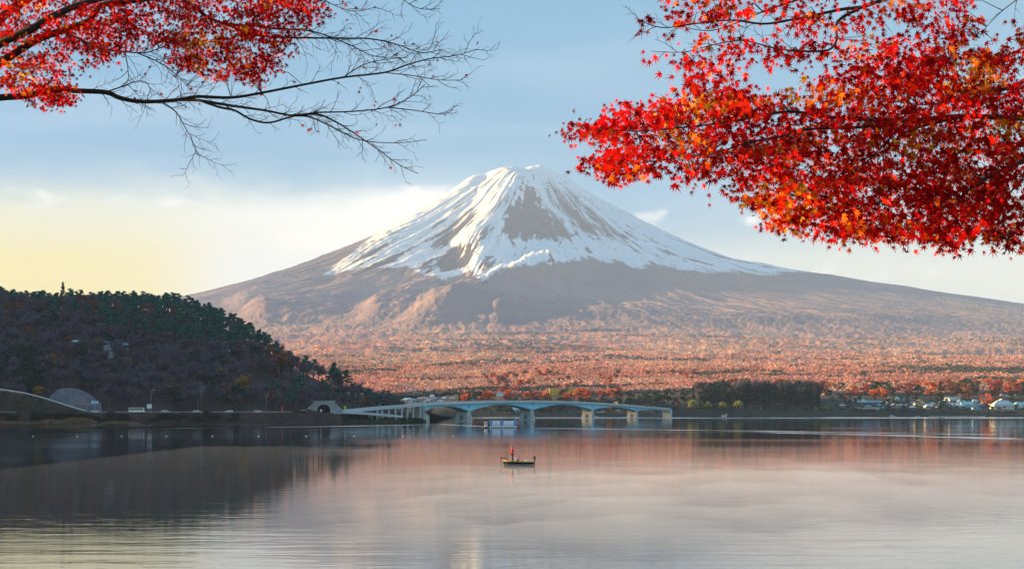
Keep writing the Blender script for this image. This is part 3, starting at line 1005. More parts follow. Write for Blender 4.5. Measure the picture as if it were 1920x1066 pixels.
def slope_wall(prof_px, Yb, label, ridges_x):
    """sprayed-concrete rock slope with raised ribs"""
    o = empty('concrete_slope', at(prof_px[0][0], 771, Yb)); tag(o, label, 'concrete slope')
    org = o.location
    px = np.linspace(prof_px[0][0], prof_px[-1][0], 30)
    top = np.interp(px, [p[0] for p in prof_px], [p[1] for p in prof_px])
    n = 12; V = []; 
    for j in range(n + 1):
        f = j / n
        for i, x in enumerate(px):
            zt = at(x, top[i], Yb).z; zb = 4.8
            z = zb + (zt - zb) * f
            Yd = Yb + (z - zb) * 0.42 + 0.5 * math.sin(i * 1.3 + j) * 0.25
            q = Vector((px_X(x, Yb), Yd, z)) - org; V.append(tuple(q))
    nb = len(V); m = len(px)
    V += [(p[0], p[1] + 5.0, p[2] - 0.2) for p in V]
    FQ = []
    for j in range(n):
        for i in range(m - 1):
            a = j * m + i; FQ.append((a, a + 1, a + m + 1, a + m)); FQ.append((nb + a + m, nb + a + m + 1, nb + a + 1, nb + a))
    for i in range(m - 1):
        a = n * m + i; FQ.append((a, a + 1, nb + a + 1, nb + a))
    for j in range(n):
        for i in (0, m - 1):
            a = j * m + i; FQ.append((a, a + m, nb + a + m, nb + a))
    link('slab', np_mesh('slab', np.array(V), np.array(FQ), shotcrete, True), o)
    for x in ridges_x:
        zt = at(x, float(np.interp(x, [p[0] for p in prof_px], [p[1] for p in prof_px])), Yb).z - 0.2
        rb = MB(); pts = []
        for f in np.linspace(0, 1, 6):
            z = 4.8 + (zt - 4.8) * f; pts.append(Vector((px_X(x, Yb), Yb + (z - 4.8) * 0.42 - 0.1, z)) - org)
        rb.tube(pts, 0.14, 6); rb.build('rib', shotcrete, o)


slope_wall([(78, 767), (88, 744), (98, 732), (110, 727), (125, 726), (140, 729), (155, 736), (170, 746), (180, 757), (187, 768)], 724.0, 'lavender grey sprayed concrete slope behind the roadside', (103, 122, 141, 160))
slope_wall([(-40, 728), (-10, 730), (5, 737), (15, 750), (24, 768)], 722.0, 'sprayed concrete slope cut off by the left edge of the picture', (-15, 5))


def box_sign(x, y0, y1, w_px, Yd, label, board, pole_top=None, board_mat=None):
    o = empty('road_sign', (px_X(x, Yd), Yd, 5.4)); tag(o, label, 'sign')
    zt = at(x, y0, Yd).z - 5.4; zb = at(x, y1, Yd).z - 5.4; wd = w_px / F * Yd / 2
    MB().tube([(0, 0.1, -0.3), (0, 0.1, max(zt, 1.0))], 0.09, 8).build('pole', grey_metal, o)
    MB().box(-wd, wd, -0.08, 0.02, zb, zt).build('panel', board_mat or white_paint, o, bevel=0.02)
    return o


box_sign(280, 757, 765, 9, 716, 'square white sign board beside the lakeside road, under the lamp pole', None)
box_sign(178, 751, 756, 14, 716, 'pale blue wide sign board before the concrete slope', None, board_mat=mat('pale_blue_paint', (0.35, 0.62, 0.75), 0.5))


def barrier(x0, x1, y, Yd, label):
    o = empty('barrier_bar', (px_X(x0, Yd), Yd, 5.4)); tag(o, label, 'barrier')
    L = (x1 - x0) / F * Yd; z = at(x0, y, Yd).z - 5.4
    MB().box(0, L, -.06, .06, z - .12, z + .12).build('bar', orange_paint, o, bevel=0.01)
    pm = MB().box(-.07, .07, -.07, .07, -0.2, z - .12).mesh('post', grey_metal)
    for f in (0.03, 0.5, 0.97):
        q = link('post', pm, o); q.location = (L * f, 0, 0)


barrier(-8, 31, 757, 717, 'orange horizontal bar barrier at the left edge by the road')
barrier(136, 190, 756, 718, 'orange horizontal bar barrier in front of the concrete slope')


lamp_metal = mat('lamp_metal', (0.22, 0.25, 0.28), 0.6, var=0.1)


def pole(x, ytop, Yd, zb, label, arm=1.4, cat='lamp post', group=None, h=None, rz=0.0):
    o = empty('street_lamp', (px_X(x, Yd), Yd, zb), rz); tag(o, label, cat, group)
    H = h if h else at(x, ytop, Yd).z - zb
    MB().tube([(0, 0, -0.05), (0, 0, H * 0.85), (arm * 0.25, 0, H * 0.96), (arm * 0.9, 0, H)], [0.11, 0.075, 0.06, 0.05], 8).build('pole', lamp_metal, o, smooth=True)
    MB().box(arm * 0.75, arm * 1.35, -.18, .18, H - .08, H + .14, 0.06, 0.05).build('lamp_head', white_paint, o, bevel=0.03)
    MB().box(-.22, .22, -.22, .22, -.05, .25, .06, .06).build('base', concrete, o)
    return o


pole(283, 731, 718, 5.4, 'street lamp behind the white sign board on the lakeside road')
pole(377, 726, 722, 5.4, 'tall street lamp at the foot of the wooded hill', 1.0)
pole(499, 738, 722, 5.4, 'street lamp on the roadside halfway to the tunnel', 1.0)


def car(loc, rz, label, paint, L=4.3, W_=1.7, H=1.5, van=False, group='vehicles on the lakeside road'):
    o = empty('van' if van else 'parked_car', loc, rz); tag(o, label, 'van' if van else 'car', group)
    b = MB()
    if van:
        prof_ = [(-L / 2, .35), (L / 2, .35), (L / 2, 1.1), (L / 2 - .35, H - .25), (L / 2 - .8, H), (-L / 2 + .1, H), (-L / 2, H - .2)]
        g0 = [(-L / 2 + .3, H * .52), (L / 2 - .5, H * .52), (L / 2 - .72, H - .22), (-L / 2 + .3, H - .22)]
    else:
        prof_ = [(-L / 2, .35), (L / 2, .35), (L / 2, .72), (L / 2 - .9, .88), (L / 2 - 1.55, H - .05), (L / 2 - 2.0, H), (-L / 2 + .7, H - .02), (-L / 2 + .12, .95), (-L / 2, .85)]
        g0 = [(L / 2 - 1.1, .90), (L / 2 - 1.62, H - .12), (-L / 2 + .78, H - .12), (-L / 2 + .38, .92)]
    b.prism(prof_, 'y', -W_ / 2, W_ / 2); b.build('body', paint, o, bevel=0.06)
    for s in (-1, 1):
        MB().prism(g0, 'y', s * (W_ / 2 - .02) - .02, s * (W_ / 2 - .02) + .035 * s).build('window', glass_dark, o)
        for xw in (-L / 2 + .8, L / 2 - .85):
            MB().tube([(xw, s * (W_ / 2 - .2), .32), (xw, s * (W_ / 2 + .02), .32)], .32, 12).build('wheel', black, o)
    ws = [(L / 2 - .92, .9), (L / 2 - 1.5, H - .1)] if not van else [(L / 2 - .02, 1.12), (L / 2 - .32, H - .3)]
    MB().add([(ws[0][0] + .03, -W_ / 2 + .15, ws[0][1]), (ws[0][0] + .03, W_ / 2 - .15, ws[0][1]), (ws[1][0] + .03, W_ / 2 - .2, ws[1][1]), (ws[1][0] + .03, -W_ / 2 + .2, ws[1][1])], [(0, 1, 2, 3)]).build('windscreen', glass_dark, o)
    for s in (-1, 1):
        MB().box(L / 2 - .03, L / 2 + .03, s * .6 - .18, s * .6 + .18, .58, .72).build('headlight', white_paint, o)
    return o


silver = mat('silver_car_paint', (0.62, 0.66, 0.70), 0.3, metal=0.2, var=0.03, coat=0.5)
white_car = mat('white_car_paint', (0.80, 0.82, 0.84), 0.3, var=0.03, coat=0.5)
car_spots = [(4, 'white car cut off by the left edge on the lakeside road', white_car), (26, 'silver car near the left edge, below the orange barrier', silver),
             (121, 'white car on the lakeside road, just right of the ramp foot', white_car), (180, 'white car on the lakeside road under the pale blue sign', white_car),
             (310, 'silver car first to the right of the white sign board', silver), (370, 'silver car below the tall street lamp', silver),
             (429, 'white car between the tall street lamp and the tunnel, farther from the tunnel', white_car), (484, 'silver car halfway between the tall lamp and the tunnel', silver),
             (567, 'white car nearest the tunnel mouth', white_car)]
for (x, lb, pm_) in car_spots:
    Yd = float(road_y(px_X(x, 710))) + 6.0
    car((px_X(x, Yd), Yd, 5.48), math.pi if x % 2 else 0.0, lb, pm_)
Yd = float(road_y(px_X(257, 710))) + 6.0
car((px_X(257, Yd), Yd, 5.48), 0, 'long white van or minibus left of the white sign board', white_car, 8.0, 2.2, 2.7, True)

# tunnel
TXc, TYc = px_X(607, 781), 781.0
tun = empty('tunnel_portal', (TXc, TYc, 5.3)); tag(tun, 'grey concrete tunnel portal with dark arched mouth at the hill foot', 'tunnel')
arch = [(3.6 * math.cos(a), 1.6 + 3.2 * math.sin(a)) for a in np.linspace(0, math.pi, 13)]
hole = [(3.6, -0.6)] + arch + [(-3.6, -0.6)]
outer = [(5.9, -0.6), (6.1, 3.0), (5.8, 6.3), (2, 6.5), (0, 6.55), (-2, 6.5), (-5.8, 6.3), (-6.1, 3.0), (-5.9, -0.6)]
pw = MB()
vs = []
for yy in (0, 1.2):
    vs += [(u, yy, v) for u, v in hole] + [(u, yy, v) for u, v in outer]
nh, no = len(hole), len(outer); fs = []
for off in (0, nh + no):
    k = 0
    for i in range(nh - 1):
        j = min(no - 2, int(i * (no - 1) / (nh - 1)))
        j2 = min(no - 1, int((i + 1) * (no - 1) / (nh - 1)))
        fs.append((off + i, off + i + 1, off + nh + j2, off + nh + j) if j2 != j else (off + i, off + i + 1, off + nh + j))
tot = nh + no
for i in range(nh - 1): fs.append((i, i + 1, tot + i + 1, tot + i))
for i in range(no - 1): fs.append((nh + i, nh + i + 1, tot + nh + i + 1, tot + nh + i))
pw.add(vs, fs); pw.build('wall', concrete, tun)
MB().box(-6.3, 6.3, -0.25, 1.4, 6.4, 6.9).build('cornice', concrete, tun, bevel=0.05)
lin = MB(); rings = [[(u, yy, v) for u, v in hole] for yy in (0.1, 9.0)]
lin.loft(rings, cap=False); lin.add([(u, 9.0, v) for u, v in hole], [tuple(range(len(hole)))]); lin.build('lining', dark_hollow, tun)  # near-black lining and end cap stand in for the darkness deeper inside
for s, nm in ((-1, 'wing'), (1, 'wing')):
    MB().prism([(s * 6.2, -0.6), (s * 6.2, 5.5), (s * 10.5, 1.6), (s * 10.5, -0.6)], 'y', 0.3, 1.3).build('wing_wall', concrete, tun)
# signal boards by the tunnel
for (x, y0, y1, mm, lb) in ((602, 767, 771, white_paint, 'small white signal board in front of the tunnel mouth'), (647, 761, 766, mat('lime_paint', (0.45, 0.75, 0.05), 0.5), 'small yellow green sign right of the tunnel'),
                            (529, 761, 767, red_paint, 'small red sign on the bank left of the tunnel')):
    box_sign(x, y0, y1, 4, 775 if x != 529 else 735, lb, None, board_mat=mm)

# reeds standing in the shallows, bank scrub
def reed_bed(segs, label, n):
    V, Cc = [], []
    g = np.random.default_rng(int(abs(segs[0][0])) + 5)
    for _ in range(n):
        x0, x1, hh = segs[g.integers(len(segs))]
        x = g.uniform(x0, x1); Yd = float(road_y(px_X(x, 700))) - g.uniform(0.8, 6.5)
        X1 = px_X(x, Yd); f = (x - x0) / (x1 - x0); H_ = hh * (0.35 + 0.65 * math.sin(math.pi * min(max(f, .03), .97))) * g.uniform(.6, 1.1)
        le = g.normal(0, .22, 2) * H_; wd = g.uniform(.04, .10); a = g.uniform(0, 3.14); cx_, cy_ = math.cos(a) * wd, math.sin(a) * wd
        V += [(X1 - cx_, Yd - cy_, -.2), (X1 + cx_, Yd + cy_, -.2), (X1 + cx_ * .8 + le[0], Yd + cy_ * .8 + le[1], H_), (X1 - cx_ * .8 + le[0], Yd - cy_ * .8 + le[1], H_ * .96)]
        c = np.array([0.36, 0.22, 0.12]) * g.uniform(.6, 1.25)
        Cc += [c] * 4
    o = link('reeds', np_mesh('reeds', np.array(V), quad_idx(len(V)), reed_mat, False, np.array(Cc)))
    tag(o, label, 'reeds', kind='stuff')


reed_bed([(-30, 60, 1.6), (62, 130, 2.2), (110, 182, 3.4), (60, 182, 2.2), (185, 262, 1.5)], 'dry tan reeds in the shallows at the left shore', 6000)
reed_bed([(528, 572, 2.0), (570, 645, 2.6), (520, 665, 1.2)], 'dry tan reeds in the shallows below the tunnel', 3000)
for k in range(95):
    x = rnd.uniform(-25, 655); Yd = float(road_y(px_X(x, 705))) + rnd.uniform(-1.2, 0.6)
    kd = 'shrub'
    plant(kd, (px_X(x, Yd), Yd, rnd.uniform(0.0, 3.4)), rnd.uniform(1.8, 3.4), 'dark shrub on the lakeside bank, ' + zone(x, ((90, 'near the left edge'), (200, 'below the concrete slope'), (330, 'below the white van'), (460, 'below the tall lamp'), (570, 'left of the tunnel'), (9999, 'below the tunnel'))), 'shrubs on the lakeside bank', rnd.uniform(1.0, 1.5), cat='shrub')
# small houses among the trees of the hill (built with the village below)

# ------------------------------------------------------------------ bridge
steel_blue = mat('bridge_blue', (0.20, 0.68, 0.94), 0.5, var=0.10, scale=0.3)
pale_parapet = mat('parapet_grey', (0.50, 0.56, 0.60), 0.6, var=0.08, scale=0.5)
pier_conc = mat('pier_concrete', (0.46, 0.50, 0.50), 0.85, var=0.18, scale=0.35)
B0 = Vector((-30.3, 876.0, 0)); BD = Vector((0.3625, 0.932, 0)).normalized(); BN = Vector((-BD.y, BD.x, 0))
S_z = [(-62.5, 10.3), (-17, 11.3), (50, 12.5), (113, 13.0), (180, 12.95), (250, 12.4), (310, 11.5), (375, 10.2), (430, 9.0), (486, 7.9)]
piers = [0.0, 113.0, 250.0, 375.0]
ends_ = [-62.5] + piers + [486.0]
pier_bot = {0.0: 6.1, 113.0: 6.9, 250.0: 6.9, 375.0: 6.2}


def deck_z(s):
    return float(np.interp(s, [a for a, _ in S_z], [b for _, b in S_z]))


def smooth_z(s):
    return (deck_z(s - 20) + deck_z(s) * 2 + deck_z(s + 20)) / 4


def bp(s, off, z):
    q = B0 + BD * s + BN * off
    return (q.x, q.y, z)


bridge = empty('bridge', (0, 0, 0)); tag(bridge, 'light blue haunched girder bridge crossing the lake', 'bridge')
ss = np.linspace(-62.5, 486, 92)
# deck slab with cantilevered edges
MB().loft([[bp(s, -5.2, smooth_z(s) - .75), bp(s, 5.2, smooth_z(s) - .75), bp(s, 5.2, smooth_z(s) - .2), bp(s, -5.2, smooth_z(s) - .2)] for s in ss]).build('deck', pale_parapet, bridge)
for off in (-5.0, 5.0):
    MB().loft([[bp(s, off - .14, smooth_z(s) - .2), bp(s, off + .14, smooth_z(s) - .2), bp(s, off + .14, smooth_z(s) + .5), bp(s, off - .14, smooth_z(s) + .5)] for s in ss]).build('parapet', pale_parapet, bridge)
    MB().tube([bp(s, off, smooth_z(s) + .88) for s in ss], 0.06, 5).build('handrail', grey_metal, bridge)
post_m = MB().box(-.05, .05, -.05, .05, 0, .4).mesh('rail_post', grey_metal)
for s in np.arange(-60, 485, 13.0):
    for off in (-5.0, 5.0):
        q = link('rail_post', post_m, bridge); q.location = bp(s, off, smooth_z(s) + .5)
for i in range(len(ends_) - 1):
    s0, s1 = ends_[i], ends_[i + 1]
    rings = []
    for s in np.linspace(s0, s1, 22):
        f = (s - s0) / (s1 - s0)
        z0 = smooth_z(s0) - pier_bot.get(s0, smooth_z(s0) - 2.4); z1 = smooth_z(s1) - pier_bot.get(s1, smooth_z(s1) - 2.6)
        if s0 == -62.5: z0 = 2.6
        if s1 == 486.0: z1 = 2.4
        mid = 1.9
        dl = (1 - f * 2) if f < .5 else 0; dr = (f * 2 - 1) if f > .5 else 0
        dep = mid + max(z0 - mid, 0) * dl ** 1.8 + max(z1 - mid, 0) * dr ** 1.8
        zt = smooth_z(s) - .75
        rings.append([bp(s, -3.6, zt - dep + .75), bp(s, 3.6, zt - dep + .75), bp(s, 4.0, zt), bp(s, -4.0, zt)])
    g_ = MB().loft(rings).build('girder', steel_blue, bridge)
    # vertical stiffener plates on the lake side
    for s in np.arange(s0 + 6, s1 - 4, 9.0):
        zt = smooth_z(s) - .80
        f = (s - s0) / (s1 - s0)
        z0 = smooth_z(s0) - pier_bot.get(s0, smooth_z(s0) - 2.4) if s0 != -62.5 else 2.6
        z1 = smooth_z(s1) - pier_bot.get(s1, smooth_z(s1) - 2.6) if s1 != 486.0 else 2.4
        dl = (1 - f * 2) if f < .5 else 0; dr = (f * 2 - 1) if f > .5 else 0
        dep = 2.2 + max(z0 - 2.2, 0) * dl ** 1.8 + max(z1 - 2.2, 0) * dr ** 1.8 - .75
        a = bp(s, -4.1, zt); b_ = bp(s + .25, -4.1, zt); c_ = bp(s + .25, -3.72, zt - dep + .1); d_ = bp(s, -3.72, zt - dep + .1)
        MB().loft([[a, b_, c_, d_], [bp(s, -3.9, zt), bp(s + .25, -3.9, zt), bp(s + .25, -3.5, zt - dep + .1), bp(s, -3.5, zt - dep + .1)]]).build('stiffener', steel_blue, g_)
for s in piers:
    zb = pier_bot[s]
    o = MB().loft([[bp(s - 2.7 - k, -3.4 - k, z), bp(s + 2.7 + k, -3.4 - k, z), bp(s + 2.7 + k, 3.4 + k, z), bp(s - 2.7 - k, 3.4 + k, z)] for z, k in ((-2, 1.25), (0.9, 0.95), (zb - 1.1, 0.25), (zb - 0.5, 0.2))]).build('pier', pier_conc, bridge, bevel=0.06)
    MB().loft([[bp(s - 3.2, -3.95, z), bp(s + 3.2, -3.95, z), bp(s + 3.2, 3.95, z), bp(s - 3.2, 3.95, z)] for z in (zb - .6, zb - 0.02)]).build('pier_cap', pier_conc, o)
    # flush arched niche blocks on the lake and upstream faces, recess shade in their colour
    for face in (0, 1):
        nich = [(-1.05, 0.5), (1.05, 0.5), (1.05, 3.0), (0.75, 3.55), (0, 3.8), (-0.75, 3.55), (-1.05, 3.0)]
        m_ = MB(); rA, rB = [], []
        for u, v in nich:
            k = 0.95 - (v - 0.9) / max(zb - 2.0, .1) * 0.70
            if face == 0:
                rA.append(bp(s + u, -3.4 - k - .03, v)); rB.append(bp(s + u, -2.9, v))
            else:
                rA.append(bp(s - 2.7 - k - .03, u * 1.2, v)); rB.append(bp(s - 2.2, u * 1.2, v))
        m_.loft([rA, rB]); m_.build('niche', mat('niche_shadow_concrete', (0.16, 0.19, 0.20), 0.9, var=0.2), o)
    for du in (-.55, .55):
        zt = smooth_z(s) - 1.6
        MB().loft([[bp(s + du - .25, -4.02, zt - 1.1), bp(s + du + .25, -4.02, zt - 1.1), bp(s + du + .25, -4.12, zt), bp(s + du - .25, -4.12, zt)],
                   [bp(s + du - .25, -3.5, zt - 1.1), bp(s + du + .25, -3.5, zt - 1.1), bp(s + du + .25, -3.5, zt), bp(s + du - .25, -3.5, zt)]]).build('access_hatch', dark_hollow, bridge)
# far abutment and near abutment
MB().loft([[bp(484, -4.6, z), bp(492, -4.6, z), bp(492, 4.6, z), bp(484, 4.6, z)] for z in (-1, 7.1)]).build('abutment', pier_conc, bridge)
MB().loft([[bp(456 - k, -4.2, z), bp(458 - k, -4.2, z), bp(458 - k, 4.2, z), bp(456 - k, 4.2, z)] for z, k in ((-1, -5), (6.0, 0))]).build('abutment', pier_conc, bridge)
MB().loft([[bp(-66.0, -4.6, z), bp(-61.0, -4.6, z), bp(-61.0, 4.6, z), bp(-66.0, 4.6, z)] for z in (-1, 8.3)]).build('abutment', pier_conc, bridge)

# approach viaduct curving to the tunnel
ap = [Vector((-53.2, 817.5, 10.25)), Vector((-58.5, 813.2, 9.7)), Vector((-66, 809.2, 9.1)), Vector((-76, 804.5, 8.3)), Vector((-86, 799.5, 7.3)), Vector((-96, 792, 6.2)), Vector((-103, 784, 5.6))]
rings, edge = [], []
for i, p_ in enumerate(ap):
    d = (ap[min(i + 1, len(ap) - 1)] - ap[max(i - 1, 0)]).normalized(); n_ = Vector((-d.y, d.x, 0)).normalized()
    if n_.y > 0: n_ = -n_
    a = p_ + n_ * 5.0; b_ = p_ - n_ * 5.0
    rings.append([(a.x, a.y, a.z - 1.0), (b_.x, b_.y, b_.z - 1.0), (b_.x, b_.y, b_.z - .2), (a.x, a.y, a.z - .2)]); edge.append((a, b_))
MB().loft(rings).build('approach_deck', pale_parapet, bridge)
for k in (0, 1):
    r2 = [[(e[k].x, e[k].y - .12, e[k].z - .2), (e[k].x, e[k].y + .12, e[k].z - .2), (e[k].x, e[k].y + .12, e[k].z + .7), (e[k].x, e[k].y - .12, e[k].z + .7)] for e in edge]
    MB().loft(r2).build('parapet', pale_parapet, bridge)
for x in (700, 712, 724, 736, 748, 760, 772, 784):
    f = np.interp(x, [652, 668, 712, 745, 775, 788], [5, 4, 3, 2, 1, 0.2]); i = int(min(f, 5)); fr = f - i
    p_ = edge[i][0].lerp(edge[min(i + 1, 6)][0], fr); q_ = edge[i][1].lerp(edge[min(i + 1, 6)][1], fr)
    for e in (p_.lerp(q_, 0.08), p_.lerp(q_, 0.9)):
        MB().box(e.x - .45, e.x + .45, e.y - .45, e.y + .45, 0.5, e.z - .95).build('column', pier_conc, bridge, bevel=0.04)
# lower service ramp on the lake side of the approach
rl = [Vector((-97, 786, 5.6)), Vector((-84, 791, 5.0)), Vector((-72, 796, 4.0)), Vector((-62, 801, 2.9))]
MB().loft([[(p.x, p.y - 1.8, p.z - .5), (p.x, p.y + 1.8, p.z - .5), (p.x, p.y + 1.8, p.z), (p.x, p.y - 1.8, p.z)] for p in rl]).build('service_ramp', pale_parapet, bridge)
MB().loft([[(p.x, p.y - 1.9, p.z - .5), (p.x, p.y - 1.78, p.z - .5), (p.x, p.y - 1.78, p.z + .8), (p.x, p.y - 1.9, p.z + .8)] for p in rl]).build('parapet', pale_parapet, bridge)
for f in (0.15, 0.4, 0.6, 0.8):
    p_ = rl[1].lerp(rl[3], f)
    MB().box(p_.x - .3, p_.x + .3, p_.y - .3, p_.y + .3, 0, p_.z - .45).build('column', pier_conc, bridge)

# low green spit under the approach
isl = MB()
out = [(-100, 790), (-93, 782), (-80, 783), (-66, 787), (-55, 790), (-50, 795), (-49, 803), (-52, 815), (-58, 822), (-90, 815), (-104, 800)]
isl.loft([[(x, y, -1.5) for x, y in out], [(x, y, 0.4) for x, y in out], [(x * .985 - 1.1, y * .997 + 2.4, 1.5) for x, y in out]])
io = isl.build('spit', mat('spit_turf', (0.035, 0.045, 0.028), 0.95, var=0.4, scale=0.5)); tag(io, kind='structure')
for k in range(34):
    f = rnd.random(); x = -93 + f * 42; y = 783.6 + 6.0 * f + rnd.uniform(0, 2.5)
    plant('shrub', (x, y, 0.7), rnd.uniform(1.3, 2.2), 'dark shrub hedging the spit, ' + ('towards its tip' if f > .66 else ('in its middle' if f > .33 else 'near the tunnel end')), 'shrubs on the spit', rnd.uniform(.9, 1.3), cat='shrub')
plant('bare', (px_X(804, 800), 800, 1.3), 6.2, 'leaning bare tree at the tip of the spit beside the first bridge span', None, 1.1)


def s_of(x):
    k = (x - 960) / F
    return (k * B0.y - B0.x) / (BD.x - k * BD.y)


LAMPS = [(823, 'leftmost street lamp on the bridge'), (895, 'arm lamp on the bridge over the first pier from the spit'), (900, 'lamp on the bridge just right of the arm lamp over the first pier'), (960, 'bridge lamp left of the second pier'),
         (972, 'bridge lamp right above the second pier, left side'), (1020, 'bridge lamp right of the second pier'), (1074, 'bridge lamp midway between second and third pier'),
         (1123, 'bridge lamp right of the third pier'), (1170, 'bridge lamp left of the last pier'), (1212, 'rightmost street lamp on the bridge')]
for i, (x, lb) in enumerate(LAMPS):
    s = s_of(x); off = 4.6 if i % 2 else -4.6
    p_ = bp(s, off, smooth_z(s) - .2)
    pole(x, 0, p_[1], p_[2], lb, 1.5, 'lamp post', 'street lamps on the bridge', h=7.2, rz=math.pi if x == 895 else 0.3)
    # correct the sideways shift of the offset
# truck on the bridge
s = s_of(1150); p_ = bp(s, -2.2, smooth_z(s) - .17)
tk = empty('truck', p_, math.atan2(BD.y, BD.x)); tag(tk, 'small yellow truck with pale open frame crossing the bridge', 'truck')
MB().prism([(1.5, .5), (3.2, .5), (3.2, 1.5), (2.9, 2.5), (1.5, 2.5)], 'y', -1.0, 1.0).build('cab', yellow_paint, tk, bevel=0.05)
MB().box(-3.4, 1.4, -1.0, 1.0, .7, .95).build('bed', grey_metal, tk)
for xx in (-3.3, -1.0, 1.2):
    for s_ in (-.95, .95): MB().box(xx - .05, xx + .05, s_ - .05, s_ + .05, .95, 2.6).build('frame_post', white_paint, tk)
MB().box(-3.4, 1.3, -1.02, 1.02, 2.6, 2.7).build('frame_top', white_paint, tk)
MB().box(2.0, 2.9, -1.03, 1.03, 1.55, 2.2).build('window', glass_dark, tk)
for xx in (-2.4, 2.4):
    for s_ in (-.9, .9): MB().tube([(xx, s_ - .12, .42), (xx, s_ + .12, .42)], .42, 12).build('wheel', black, tk)

# ------------------------------------------------------------------ far shore: wood, gardens, village
def row_Y(y, x=1200):
    """distance at which the far ground shows at photo row y"""
    Ys = np.linspace(1440, 2600, 300)
    Xs = (x - 960) / F * Ys
    z = np.maximum(plain_h(Xs, Ys), 0.4)
    rws = HOR - F * (z - CAMH) / Ys
    return float(Ys[np.argmin(np.abs(rws - y))])


def far_tree(kind, x, ytop, Yd, label, group=None, width=1.0, hmin=2.0):
    X1 = px_X(x, Yd); z1 = ground_z(X1, Yd)
    plant(kind, (X1, Yd, z1 - 0.3), max(hmin, at(x, ytop, Yd).z - z1), label, group, width)


# dark cedar wood behind the willows
for k in range(120):
    f = k / 119.0
    x = 1312 + f * 226 + rnd.uniform(-4, 4); Yd = rnd.choice((1470, 1482, 1495, 1510, 1525)) + rnd.uniform(-4, 4)
    yt = np.interp(x, [1312, 1330, 1370, 1450, 1520, 1540], [728, 716, 711, 713, 717, 732]) + rnd.uniform(-4, 16)
    far_tree('cedar' if rnd.random() < 0.7 else ('dark' if rnd.random() < .6 else 'bare'), x, yt, Yd, 'tall dark tree of the dense far wood, ' + zone(x, ((1340, 'above the willow nearest the bridge'), (1372, 'above the middle willows'), (1410, 'above the broadest willow'), (1460, 'in the middle of the wood'), (1505, 'right of the middle of the wood'), (9999, 'at the right end of the wood'))), 'dark wood on the far shore', rnd.uniform(0.9, 1.25))
for k in range(26):
    x = 1312 + k * 9.0 + rnd.uniform(-3, 3)
    far_tree('crimson' if rnd.random() < .35 else 'bare', x, 708 + rnd.uniform(0, 7), 1560 + rnd.uniform(-6, 6), 'purplish red tree showing over the dark wood, ' + zone(x, ((1340, 'above the willow nearest the bridge'), (1372, 'above the middle willows'), (1410, 'above the broadest willow'), (1460, 'in the middle of the wood'), (1505, 'right of the middle of the wood'), (9999, 'at the right end of the wood'))), 'reddish trees behind the dark wood', 1.3)
# dark evergreens between the bridge and the wood
DK = [(1157, 741, 1475, 'small round dark evergreen above the last bridge span'), (1181, 729, 1480, 'round dark evergreen above the right part of the bridge'), (1199, 739, 1470, 'low dark evergreen between two taller ones above the bridge end'),
      (1214, 733, 1478, 'dark evergreen above the rightmost bridge lamp'), (1232, 729, 1484, 'dark evergreen just right of the rightmost bridge lamp'), (1252, 725, 1478, 'tallest broad dark evergreen beside the bridge end'),
      (1268, 740, 1470, 'low dark evergreen right of the tallest one by the bridge end'), (1284, 727, 1482, 'dark evergreen between bridge end and dark wood'), (1300, 722, 1490, 'pointed dark tree at the left edge of the dark wood'),
      (893, 727, 1480, 'round dark evergreen beside the orange trees left of the bridge centre'), (880, 728, 1490, 'slim dark conifer next to the orange tree left of the bridge centre'), (862, 732, 1490, 'dark slim conifer at the edge of the distant town'),
      (1612, 738, 1500, 'dark evergreen at the left of the lakeside village'), (1604, 746, 1475, 'low dark evergreen at the left of the lakeside village'), (1641, 744, 1505, 'dark evergreen above the long low building'),
      (1701, 731, 1490, 'slim dark evergreen left of the cream house'), (1718, 734, 1496, 'dark evergreen behind the cream house'), (1690, 736, 1500, 'dark evergreen behind the red walled house'),
      (1838, 745, 1480, 'dark evergreen right of the blue houses'), (1810, 733, 1530, 'dark evergreen left of the round orange tree'), (1862, 728, 1540, 'dark evergreen behind the round orange tree'),
      (1576, 735, 1500, 'dark evergreen right of the dark wood'), (1560, 741, 1480, 'low dark evergreen in front of the lit houses'), (1884, 730, 1560, 'dark evergreen near the right edge among red trees')]
for (x, yt, Yd, lb) in DK:
    if x > 1550: Yd += 48
    far_tree('cedar' if 'slim' in lb or 'pointed' in lb or 'conifer' in lb else 'dark', x, yt, Yd, lb, None, 1.15)
far_tree('cedar', 1763, 717, 1468, 'tall dark spruce standing alone in the village', None, 1.55)
# dense low evergreen belt just behind the bridge
for k in range(70):
    x = 896 + k * 5.0 + rnd.uniform(-3, 3)
    far_tree('dark', x, 746 + rnd.uniform(-4, 5), 1495 + rnd.uniform(-15, 20), 'low dark tree in the belt behind the bridge, ' + zone(x, ((870, 'at the first span'), (987, 'between first and second pier'), (1103, 'between second and third pier'), (1187, 'between third and last pier'), (9999, 'at the bridge end'))), 'dark tree belt behind the bridge', 1.5)
for k in range(60):
    x = 806 + k * 7.2 + rnd.uniform(-3, 3)
    far_tree(rnd.choice(('dark', 'bare', 'dark', 'crimson')), x, 763 + rnd.uniform(-3, 5), 1452 + rnd.uniform(-4, 8), 'low waterside tree seen under the bridge, ' + zone(x, ((870, 'at the first span'), (987, 'between first and second pier'), (1103, 'between second and third pier'), (1187, 'between third and last pier'), (9999, 'at the bridge end'))), 'waterside trees under the bridge', 1.4)
far_tree('gold', 1143, 757, 1450, 'olive yellow tree seen under the last bridge span', None, 1.5)
